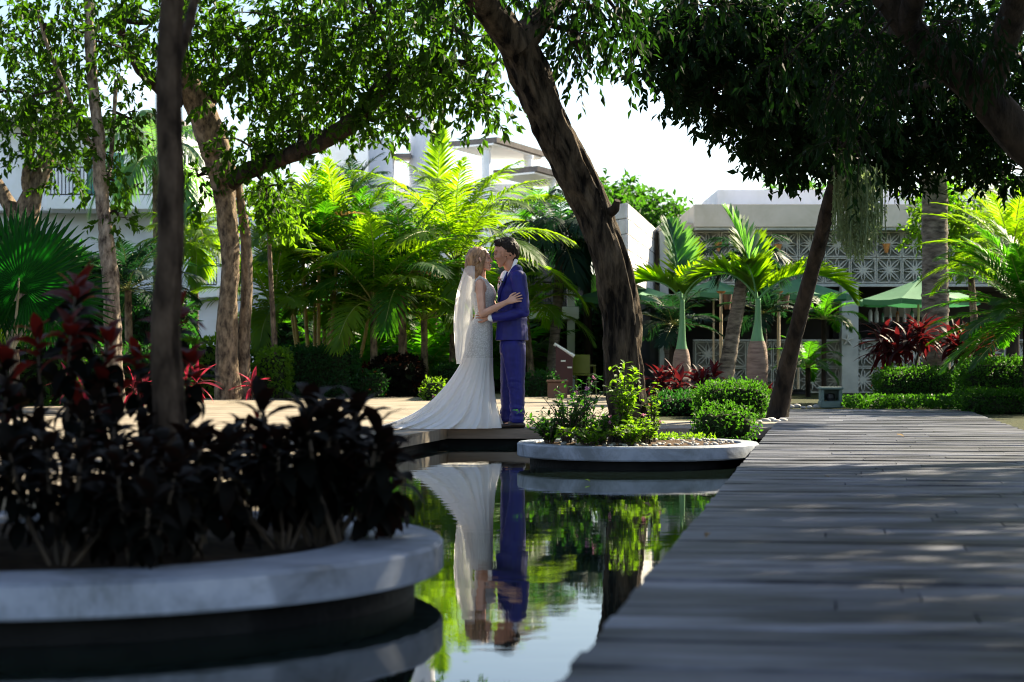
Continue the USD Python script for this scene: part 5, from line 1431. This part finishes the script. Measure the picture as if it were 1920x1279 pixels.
# ---------------------------------------------------------------- trees
def crown(t, clumps, limbs, leaf, rng, leafL=.10, leafW=.42, droop=.35, per=11, twig_mat=None, branch_r=.03, name='crown', tl=(.22, .5)):
    """Twigs with leaves through the ellipsoids of clumps; branches run to each from the nearest limb point."""
    loc = np.array(t.GetAttribute('xformOp:translate').Get())
    L = np.vstack(limbs) if limbs is not None and len(limbs) else None
    P, D, N, Z_, tw = [], [], [], [], []
    for (px, py, z, rx, ry, rz, n) in clumps:
        c = W(px, py, z) - loc
        r = V(rx / FPX * z, rz, ry / FPX * z)
        u = unit(rng.normal(0, 1, (n, 3))) * (rng.uniform(0, 1, (n, 1)) ** .42)
        s = c + u * r
        d = unit(u * .8 + rng.normal(0, .5, (n, 3)) + V(0, 0, -droop))
        l = rng.uniform(tl[0], tl[1], n)
        if L is not None:
            k = np.argmin(np.linalg.norm(L[:, :3] - c, axis=1))
            a = L[k, :3]
            mid = (a + c) / 2 + V(0, 0, .12 * np.linalg.norm(c - a)) + rng.normal(0, .08, 3)
            tw.append(tube([a, mid, c], [branch_r, branch_r * .75, branch_r * .45], 6, 9))
        for q in range(max(3, n // 14)):
            e = s[q]
            tw.append(tube([c, (c + e) / 2 + rng.normal(0, .06, 3), e], [branch_r * .4, branch_r * .28, .006], 4, 6, cap=False))
        e = s + d * l[:, None] - V(0, 0, 1) * (droop * .25 * l)[:, None]
        sd = unit(np.cross(d, rng.normal(0, 1, (n, 3)))) * .004
        sd2 = np.cross(d, sd)
        tv = np.stack([s + sd, s - sd * .5 + sd2 * .87, s - sd * .5 - sd2 * .87, e], 1).reshape(-1, 3)
        tw.append((tv, (np.array([[0, 1, 3], [1, 2, 3], [2, 0, 3]])[None] + (np.arange(n) * 4)[:, None, None]).reshape(-1, 3)))
        for j in range(per):
            uu = (j + .6) / per
            p = s + (e - s) * uu
            side = unit(np.cross(d, rng.normal(0, 1, (n, 3)))) * (1 if j % 2 else -1)
            P.append(p)
            D.append(d * .55 + side * .8 + rng.normal(0, .25, (n, 3)) + V(0, 0, -droop * 1.1))
            N.append(rng.normal(0, .5, (n, 3)) + V(0, 0, 1))
            Z_.append(rng.uniform(.65, 1.2, n))
    P, D, N, Z_ = np.vstack(P), np.vstack(D), np.vstack(N), np.concatenate(Z_)
    obj(name, leaf_mesh(P, D, N, leafL * Z_, leafL * leafW * Z_, .25, .18), leaf, t, kind='stuff')
    obj('branches', cat(tw), twig_mat or M['bark_dark'], t, True, kind='stuff')


def limbpts(spec, loc):
    """spec: (px, py, z, r_px) -> local points with radius"""
    return np.array([np.r_[W(a, b, z) - loc, r / FPX * z] for a, b, z, r in spec])


def limb(t, nm, spec, mt, n=18, rings=None, rough=.18, furrow=.16, seed=1.0, freq=(2.6, .35)):
    loc = np.array(t.GetAttribute('xformOp:translate').Get())
    p = limbpts(spec, loc)
    obj(nm, tube(p, None, n, rings or len(p) * 12, rough=rough, furrow=furrow, seed=seed, freq=freq), mt, t, 60)
    return spline(p, len(p) * 6)


rng = np.random.RandomState(91)
# leaning tree on the small planter
b = V(PX(1172, 15), 15.0, 0.0)
tD = thing('leaning_tree', 'thick dark furrowed trunk leaning left out of the small planter', 'tree', b)
l1 = limb(tD, 'trunk', [(1186, 850, 15, 47), (1182, 810, 15, 41), (1174, 740, 15, 37), (1168, 670, 15.0, 36), (1162, 590, 15.0, 36), (1146, 490, 14.9, 32), (1114, 400, 14.9, 31), (1068, 305, 14.8, 34), (1028, 222, 14.7, 34), (992, 140, 14.6, 34), (970, 85, 14.5, 33)], M['bark'], 56, 220, .18, .40, 2.0, (4.2, .36))
l2 = limb(tD, 'limb', [(972, 90, 14.5, 34), (935, 40, 14.4, 30), (895, -15, 14.2, 29), (850, -90, 14.0, 24), (820, -200, 13.8, 18)], M['bark'], 24, 50, .2, .25, 3.0)
l3 = limb(tD, 'limb', [(974, 84, 14.5, 28), (1000, 50, 14.6, 26), (1035, 10, 14.8, 22), (1080, -50, 15.0, 19), (1140, -160, 15.4, 15)], M['bark'], 24, 50, .2, .25, 4.0)
limb(tD, 'broken_stub', [(1142, 400, 14.9, 10), (1152, 392, 14.75, 9), (1158, 376, 14.7, 6)], M['bark_dark'], 10, 12)
crown(tD, [(1110, 10, 14.8, 70, 50, .8, 50), (1165, 35, 14.9, 40, 50, .6, 22), (1080, 80, 14.6, 30, 45, .5, 14), (960, -70, 14.5, 200, 70, 1.2, 90), (1130, -150, 15.5, 200, 90, 1.5, 90), (780, -160, 14, 220, 100, 1.5, 90)],
      [l2, l3], M['hang_leaf'], rng, .09, .44, .65, 11, branch_r=.025)
# the forked grey tree on the left of the terrace
b = G(428, 32)
tA = thing('spreading_tree', 'forked grey trunk with a long limb reaching right over the palms', 'tree', b)
a1 = limb(tA, 'trunk', [(428, 752, 32, 26), (427, 690, 32, 22), (425, 620, 32, 20), (431, 530, 32, 17), (430, 450, 32, 18), (422, 380, 32, 19), (412, 310, 32, 27), (385, 230, 31.8, 27), (352, 150, 31.5, 23), (330, 90, 31.3, 19), (345, 20, 31.0, 17), (365, -60, 30.8, 15)], M['bark_tan'], 30, 110, .2, .22, 5.0)
a2 = limb(tA, 'limb', [(428, 345, 32, 15), (470, 318, 31.6, 16), (520, 300, 31, 15), (580, 275, 30.5, 17), (645, 240, 30, 18), (690, 200, 29.6, 17), (720, 158, 29.2, 15), (770, 132, 29, 11), (850, 118, 28.6, 7), (930, 122, 28.2, 4)], M['bark_dark'], 20, 80, .2, .2, 6.0)
a3 = limb(tA, 'limb', [(335, 190, 31.6, 15), (300, 165, 31.2, 13), (265, 130, 30.8, 11), (235, 80, 30.4, 9), (215, 20, 30, 8)], M['bark_dark'], 14, 40, .2, .2, 7.0)
a4 = limb(tA, 'limb', [(395, 190, 31.8, 12), (415, 160, 31.6, 10), (450, 130, 31, 8), (500, 60, 30.5, 6)], M['bark_dark'], 12, 40, .2, .2, 8.0)
a5 = limb(tA, 'second_stem', [(456, 752, 32.3, 14), (457, 640, 32.3, 12), (463, 540, 32.3, 11), (460, 440, 32.3, 10), (450, 370, 32.2, 8), (442, 330, 32.1, 7)], M['bark_tan'], 14, 50, .2, .2, 9.0)
crown(tA, [(a_, b_, c_, d_, e_, f_, int(n_ * .75)) for a_, b_, c_, d_, e_, f_, n_ in [(560, 50, 30, 150, 110, 1.8, 230), (700, 30, 29, 150, 90, 1.8, 220), (850, 50, 28, 110, 90, 1.5, 170), (470, 150, 31, 110, 100, 1.6, 150), (610, 165, 30, 120, 75, 1.4, 140), (820, 150, 28.4, 95, 60, 1.2, 100), (730, 130, 29, 80, 60, 1.0, 90), (300, 30, 30, 120, 80, 1.6, 110),
           (410, 60, 30.6, 110, 90, 1.4, 120), (470, 275, 31.4, 60, 45, .7, 40), (560, 235, 30.8, 80, 45, .8, 60), (690, 225, 29.6, 60, 40, .7, 40), (905, 190, 28, 60, 50, .7, 44), (370, 330, 32, 45, 55, .5, 24), (500, 350, 31.6, 55, 45, .5, 34), (760, 215, 29, 50, 35, .5, 26), (650, -90, 29, 380, 90, 2.2, 200)]],
      [a1, a2, a3, a4], M['tree_leaf'], rng, .15, .55, .4, 11, branch_r=.05)
# slim grey tree
b = G(212, 28)
tB = thing('slim_tree', 'slim tall grey trunk with patchy bark between fan palm and foreground trunk', 'tree', b)
b1 = limb(tB, 'trunk', [(217, 760, 28, 19), (213, 680, 28, 17), (211, 600, 28, 16), (205, 500, 28, 15), (196, 420, 28, 13), (188, 330, 28, 13), (183, 240, 28, 11), (173, 150, 28, 10), (168, 60, 28, 9), (164, -60, 28, 7)], M['bark_pale'], 20, 100, .3, .25, 11.0)
b2 = limb(tB, 'limb', [(186, 290, 28, 6), (150, 240, 27.8, 5), (125, 170, 27.6, 4), (90, 90, 27.4, 4), (70, 20, 27.2, 3)], M['bark_pale'], 10, 30)
b3 = limb(tB, 'limb', [(192, 380, 28, 5), (205, 320, 28.2, 5), (212, 240, 28.4, 4), (218, 150, 28.6, 4)], M['bark_pale'], 10, 30)
crown(tB, [(60, 60, 27.5, 90, 70, 1.2, 46), (150, 60, 28, 80, 70, 1.2, 46), (230, 90, 28.2, 70, 80, 1.0, 40), (60, 180, 27.5, 80, 60, 1.0, 40), (135, 225, 27.6, 70, 50, .9, 36), (240, 210, 28.4, 50, 60, .8, 26), (200, 330, 28, 50, 50, .5, 16), (110, -50, 28, 200, 70, 1.8, 80), (225, 410, 28, 26, 30, .3, 10)],
      [b1, b2, b3], M['tree_leaf'], rng, .13, .56, .35, 10, branch_r=.025)
# far left forked tree
b = G(42, 36)
tC = thing('far_forked_tree', 'low forked pale trunk rising behind the fan palm', 'tree', b)
c1 = limb(tC, 'trunk', [(42, 750, 36, 28), (42, 600, 36, 26), (42, 470, 36, 24), (46, 410, 36, 24), (66, 350, 36, 19), (88, 285, 36, 16), (100, 230, 36, 13), (110, 140, 36, 10)], M['bark_tan'], 20, 80, .22, .2, 13.0)
c2 = limb(tC, 'limb', [(42, 425, 36, 16), (18, 385, 36, 14), (-8, 340, 36, 12), (-40, 270, 36, 10)], M['bark_tan'], 14, 40)
c3 = limb(tC, 'limb', [(54, 385, 36, 9), (48, 330, 35.8, 8), (62, 270, 35.6, 6), (60, 190, 35.4, 5)], M['bark_tan'], 12, 40)
crown(tC, [(60, 250, 35.6, 80, 60, 1.4, 60), (10, 170, 35.4, 90, 90, 1.6, 70), (130, 320, 36, 50, 40, 1, 26), (110, 140, 36, 90, 80, 1.6, 60), (-40, 60, 36, 90, 90, 1.6, 50)], [c1, c2, c3], M['tree_leaf'], rng, .15, .55, .35, 10, branch_r=.04)
# slender foreground tree in the large planter
b = V(PX(316, 6.75), 6.75, 0.0)
tS = thing('slender_tree', 'slender straight brown trunk growing out of the large planter', 'tree', b)
s1 = limb(tS, 'trunk', [(316, 930, 6.75, 36), (316, 860, 6.75, 33), (317, 760, 6.75, 30), (310, 620, 6.75, 28), (319, 480, 6.75, 26), (320, 330, 6.75, 25), (317, 200, 6.75, 24), (320, 60, 6.75, 23), (326, -80, 6.75, 22), (330, -400, 6.75, 20), (320, -900, 6.8, 16), (300, -1300, 6.8, 12)], M['bark_slim'], 22, 140, .10, .12, 15.0)
s2 = limb(tS, 'limb', [(330, 120, 6.75, 11), (350, 60, 6.85, 10), (380, -60, 7.0, 9), (430, -300, 7.2, 8), (500, -700, 7.4, 6)], M['bark_slim'], 12, 40)
crown(tS, [(250, -1300, 6.8, 800, 350, 1.6, 420), (700, -1100, 7.6, 500, 260, 1.2, 260), (-200, -1100, 6.2, 500, 260, 1.2, 240)], [s1, s2], M['dark_leaf'], rng, .12, .42, .4, 10, branch_r=.012)
# dark slanting tree on the right
b = G(1458, 22)
tE = thing('slanting_tree', 'dark slanting trunk carrying the dense black green canopy on the right', 'tree', b)
e1 = limb(tE, 'trunk', [(1455, 795, 22, 24), (1462, 760, 22, 19), (1478, 680, 21.8, 16), (1503, 580, 21.4, 14.5), (1530, 480, 21, 14), (1553, 390, 20.6, 14), (1573, 320, 20.3, 14), (1600, 230, 20, 13), (1640, 130, 19.8, 11), (1690, 20, 19.6, 9)], M['bark_dark'], 22, 110, .12, .14, 17.0)
e2 = limb(tE, 'limb', [(1580, 300, 20.2, 10), (1540, 220, 19.6, 9), (1480, 150, 19.2, 8), (1400, 100, 18.8, 6), (1310, 80, 18.4, 4)], M['bark_dark'], 12, 50)
e3 = limb(tE, 'limb', [(1600, 230, 20, 9), (1680, 180, 20, 8), (1770, 150, 20.1, 7), (1880, 150, 20.2, 5)], M['bark_dark'], 12, 50)
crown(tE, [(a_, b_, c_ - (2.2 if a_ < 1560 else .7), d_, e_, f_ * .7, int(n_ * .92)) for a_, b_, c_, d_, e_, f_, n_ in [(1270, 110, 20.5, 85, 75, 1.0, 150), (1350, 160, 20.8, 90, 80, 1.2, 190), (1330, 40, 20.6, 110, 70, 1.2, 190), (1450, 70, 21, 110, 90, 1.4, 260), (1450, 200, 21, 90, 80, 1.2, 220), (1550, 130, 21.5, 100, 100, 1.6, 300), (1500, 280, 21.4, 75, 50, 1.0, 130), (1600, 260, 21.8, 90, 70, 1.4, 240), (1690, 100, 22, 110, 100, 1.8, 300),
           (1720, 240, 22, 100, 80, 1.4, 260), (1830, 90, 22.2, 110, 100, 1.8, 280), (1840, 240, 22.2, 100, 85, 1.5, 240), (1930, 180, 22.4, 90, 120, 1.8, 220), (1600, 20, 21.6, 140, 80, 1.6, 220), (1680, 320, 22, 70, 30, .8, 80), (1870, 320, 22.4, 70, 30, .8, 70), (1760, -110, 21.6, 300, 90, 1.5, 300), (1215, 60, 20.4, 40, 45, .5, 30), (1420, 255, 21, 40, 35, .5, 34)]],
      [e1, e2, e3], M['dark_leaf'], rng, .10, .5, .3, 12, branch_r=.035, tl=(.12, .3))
# big overhanging tree whose trunk crosses the upper right corner
b = V(5.9, 13.4, -.05)
tF = thing('overhanging_tree', 'massive dark leaning limb crossing the upper right corner', 'tree', b)
f0 = np.array([[0, 0, -.05, .30], [-.6, -.05, .75, .26], [-1.45, -.1, 1.55, .18], [-2.2, -.15, 2.05, .145]])
f1 = np.vstack([f0, limbpts([(1830, 165, 13.1, 35), (1750, 100, 13.0, 29), (1680, 20, 12.9, 25), (1600, -100, 12.8, 22), (1520, -330, 12.6, 24)], b)])
obj('trunk', tube(f1, None, 30, 120, rough=.16, furrow=.2, freq=(2.6, .35), seed=20.0), M['bark_dark'], tF, 60)
F1 = spline(f1, 60)
F2 = limb(tF, 'limb', [(1850, 170, 13.1, 30), (1900, 20, 12.6, 26), (1950, -200, 12.0, 22), (1950, -600, 11.2, 18), (1900, -1000, 10.4, 14)], M['bark_dark'], 14, 50)
F3 = limb(tF, 'limb', [(1700, 50, 12.9, 22), (1760, -200, 12.0, 20), (1850, -500, 10.6, 17), (1900, -900, 9.2, 15), (1800, -1500, 8.2, 12)], M['bark_dark'], 14, 50)
crown(tF, [(1610, 60, 12.6, 60, 70, .4, 26), (1560, 160, 12.6, 45, 50, .35, 20), (1680, 150, 12.6, 45, 50, .35, 18), (1590, 260, 12.7, 36, 46, .3, 16), (1470, 110, 12.5, 50, 40, .35, 16), (1320, 10, 12.4, 60, 50, .4, 16), (1800, 60, 12.6, 110, 60, .6, 60)],
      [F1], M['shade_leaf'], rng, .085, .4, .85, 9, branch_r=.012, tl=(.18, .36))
# its wide crown, most of it above and to the right of the frame
loc = b


def high(cx, cy, cz, rx, ry, rz, n):
    return (960 + cx / cy * FPX, HZ - (cz - CH) / cy * FPX, cy, rx / cy * FPX, rz / cy * FPX, ry, n)


crown(tF, [high(3.6, 11.5, 5.4, 1.6, 1.8, .8, 702), high(5.2, 9.0, 5.6, 1.8, 1.9, .9, 756), high(6.6, 12.0, 6.0, 1.9, 2.0, .9, 756), high(4.4, 6.4, 5.6, 1.7, 1.8, .8, 702), high(6.8, 8.0, 6.4, 1.9, 2.0, .9, 702), high(2.2, 9.6, 5.6, 1.4, 1.6, .7, 567), high(7.6, 14.8, 5.8, 1.8, 1.8, .9, 607),
           high(5.6, 15.0, 5.4, 1.4, 1.5, .8, 513), high(3.0, 4.6, 5.4, 1.6, 1.6, .8, 648)], [F2, F3], M['dark_leaf'], rng, .16, .5, .35, 11, branch_r=.04, name='high_crown')
# garden trees beside and behind the place the picture is taken from: their crowns close over the pool
for b, cc, l in ((V(-6.2, 2.5, -.05), [(-4.6, 3.4, 5.8, 2.0, 2.0, .9, 560), (-6.8, 5.0, 6.0, 2.0, 2.0, .9, 480), (-7.2, 1.4, 6.0, 2.2, 2.2, 1.0, 460)], 'garden tree on the left bank with crown spread over the pool'),
                 (V(3.2, -3.2, -.05), [(2.2, -1.6, 6.0, 2.4, 2.2, 1.1, 640), (4.6, 1.2, 6.0, 2.2, 2.2, 1.0, 580), (5.2, -3.6, 6.4, 2.2, 2.2, 1.0, 500)], 'garden tree behind the viewpoint with crown over the boardwalk')):
    tk = thing('garden_tree', l, 'tree', b)
    tp = V(cc[0][0], cc[0][1], 5.4) - b
    obj('trunk', tube([V(0, 0, -.05), tp * V(.25, .25, .4), tp * V(.6, .6, .75), tp], [.26, .21, .17, .1], 22, 80, rough=.16, furrow=.2, freq=(2.6, .35), seed=b[0]), M['bark_dark'], tk, 60)
    P_, D_, N_, S_, br = [], [], [], [], []
    for cx, cy, cz, rx, ry, rz, n in cc:
        c = V(cx, cy, cz) - b
        q0 = tp * V(.6, .6, .75)
        br.append(tube([q0, (q0 + c) / 2 + V(0, 0, .3), c], [.09, .06, .03], 7, 9))
        u = unit(rng.normal(0, 1, (n, 3))) * rng.uniform(0, 1, (n, 1)) ** .42
        p = c + u * V(rx, ry, rz)
        for e_ in p[:: max(1, n // 30)]:
            br.append(tube([c, (c + e_) / 2 + rng.normal(0, .1, 3), e_], [.02, .013, .005], 4, 6, cap=False))
        for k in range(10):
            P_.append(p + rng.normal(0, .2, (n, 3)))
            D_.append(u + rng.normal(0, .7, (n, 3)) + V(0, 0, -.4))
            N_.append(rng.normal(0, .5, (n, 3)) + V(0, 0, 1))
            S_.append(rng.uniform(.11, .2, n))
    S_ = np.concatenate(S_)
    obj('crown', leaf_mesh(np.vstack(P_), np.vstack(D_), np.vstack(N_), S_, S_ * .5, .25, .18), M['dark_leaf'], tk, kind='stuff')
    obj('branches', cat(br), M['bark_dark'], tk, True, kind='stuff')
# small sunlit tree behind the thick ringed trunk
b = G(1830, 33)
tG = thing('small_sunlit_tree', 'small yellow green tree glowing beside the thick ringed trunk', 'tree', b)
g1 = limb(tG, 'trunk', [(1830, 735, 33, 8), (1826, 600, 33, 7), (1815, 480, 33, 6), (1790, 400, 33, 4)], M['bark_tan'], 10, 40)
crown(tG, [(1750, 390, 32.5, 40, 40, .6, 40), (1800, 380, 32.6, 60, 40, .7, 60), (1730, 440, 32, 25, 30, .4, 18), (1810, 440, 32.5, 60, 40, .7, 60), (1860, 400, 33, 60, 40, .7, 50), (1770, 470, 32.4, 40, 30, .5, 30), (1850, 470, 32.6, 50, 30, .5, 40)], [g1], M['lime_leaf'], rng, .12, .55, .2, 10, branch_r=.02)
b = G(520, 33.4)
tH = thing('small_leafy_tree', 'small bright broadleaf sapling right of the forked grey trunk', 'tree', b)
h1 = limb(tH, 'trunk', [(520, 752, 33.4, 6), (512, 600, 33.4, 5), (505, 450, 33.2, 4), (510, 370, 33, 3)], M['bark_tan'], 8, 30)
crown(tH, [(510, 385, 33, 45, 40, .5, 34), (480, 350, 32.8, 35, 30, .4, 20), (535, 420, 33, 30, 30, .4, 16)], [h1], M['lime_leaf'], rng, .16, .55, .3, 9, branch_r=.015)
# distant tree tops above the buildings
for i, (px, z, yt, w, l) in enumerate(((1210, 62, 375, 75, 'distant leafy treetop above the stone clad block'), (1150, 66, 340, 50, 'distant feathery treetop right of the thick leaning trunk'), (1500, 70, 345, 90, 'distant treetop just over the restaurant roof box'))):
    b = G(px, z)
    tt = thing('distant_tree', l, 'tree', b)
    q = limb(tt, 'trunk', [(px, 720, z, 7), (px, 560, z, 6), (px - 4, yt + 50, z, 4)], M['bark_tan'], 8, 20)
    crown(tt, [(px, yt + 40, z, w, 35, 2.2, 170), (px - w * .5, yt + 62, z, w * .6, 34, 1.6, 90), (px + w * .6, yt + 58, z, w * .6, 26, 1.6, 90)], [q], M['hedge_leaf'], rng, .30, .5, .2, 9, branch_r=.05, tl=(.4, .9))
# tree belt far behind, seen as one mass between and over the buildings
n = 26000
x = rng.uniform(-70, 70, n)
hgt = 3.2 + 2.2 * meshkit.fbm(np.c_[x * .12, x * 0, x * 0]) 
pts = np.c_[x, 82 + rng.uniform(-3, 3, n), rng.uniform(0, 1, n) ** .6 * hgt]
obj('treeline', leaf_mesh(pts, rng.normal(0, 1, (n, 3)), rng.normal(0, 1, (n, 3)), .9, .5, .2), M['dark_leaf'], label='far belt of trees closing the garden behind the buildings', cat='trees', kind='stuff')

# the garden is closed in by trees on both sides; behind the viewpoint it is open
n = 30000
an = rng.uniform(math.radians(118), math.radians(422), n)
rad = rng.uniform(21, 27, n)
pts = np.c_[rad * np.sin(an) * 1.05, 6 + rad * np.cos(an) * 1.0, rng.uniform(0, 1, n) ** .7 * (5.0 + 3.0 * meshkit.fbm(np.c_[np.sin(an) * 6, np.cos(an) * 6, an * 0]))]
pts = pts[((pts[:, 1] > -6) | (pts[:, 0] > 16)) & (pts[:, 1] < 24) & (np.abs(pts[:, 0]) > .30 * np.maximum(pts[:, 1], 0) + 2.2)]
n = len(pts)
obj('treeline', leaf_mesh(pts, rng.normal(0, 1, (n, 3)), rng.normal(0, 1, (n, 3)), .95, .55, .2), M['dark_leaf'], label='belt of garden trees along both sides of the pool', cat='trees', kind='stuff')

# vines hanging from the dark canopy
vt = W(1610, 335, 19.3)
vn = thing('hanging_vine', 'curtain of thin pale green vine strands hanging below the dark canopy', 'vine', vt)
rng = np.random.RandomState(55)
leafs, strands = [], []
for i in range(110):
    px = 1612 + rng.normal(0, 24)
    px = np.clip(px, 1562, 1662)
    y0 = 330 + rng.uniform(-25, 10)
    y1 = 425 + 75 * rng.beta(1.6, 1.4) * (1 - abs(px - 1608) / 90)
    z = 19.3 + rng.uniform(-.35, .35)
    a, e = W(px, y0, z) - vt, W(px + rng.normal(0, 3), y1, z) - vt
    c = spline([a, (a + e) / 2 + rng.normal(0, .02, 3), e], 6)
    strands.append((tube(c, [.0065] * 6, 4, 6)))
    k = int(np.linalg.norm(e - a) / .018)
    u = rng.uniform(0, 1, k)
    p = a + (e - a) * u[:, None]
    leafs.append(leaf_mesh(p, rng.normal(0, .6, (k, 3)) + V(0, 0, -.8), rng.normal(0, 1, (k, 3)), .045, .02, .2))
obj('strands', cat(strands), M['vine'], vn, kind='stuff')
obj('strand_leaves', cat(leafs), M['vine'], vn, kind='stuff')

# a few fallen leaves
for px, py, z, sz, ml, l in ((1682, 821, 0.008, .07, 'palm_dry', 'brown curled fallen leaf on the far part of the boardwalk'), (1547, 897, 0.008, .03, 'palm_dry', 'small pale fallen leaf near the left edge of the boardwalk'), (1330, 1010, 0.008, .05, 'palm_dry', 'small dry leaf on the near boardwalk edge'),
                             (1205, 953, PW + .003, .07, 'palm_dry', 'pale leaf floating on the pool in the reflected trunk'), (1098, 905, PW + .003, .05, 'tree_leaf', 'green leaf floating on the pool in front of the small planter')):
    y_ = (CH - z) * FPX / (py - HZ)
    t = thing('fallen_leaf', l, 'leaf', (PX(px, y_), y_, z), 37 * px % 360)
    v, f = blade(sz, sz * .45, .5, .5)
    obj('blade', (v + V(0, 0, .012 * sz / .07 - v[:, 2].min() * 0 + max(0, -v[:, 2].min())), f), M[ml], t, True)
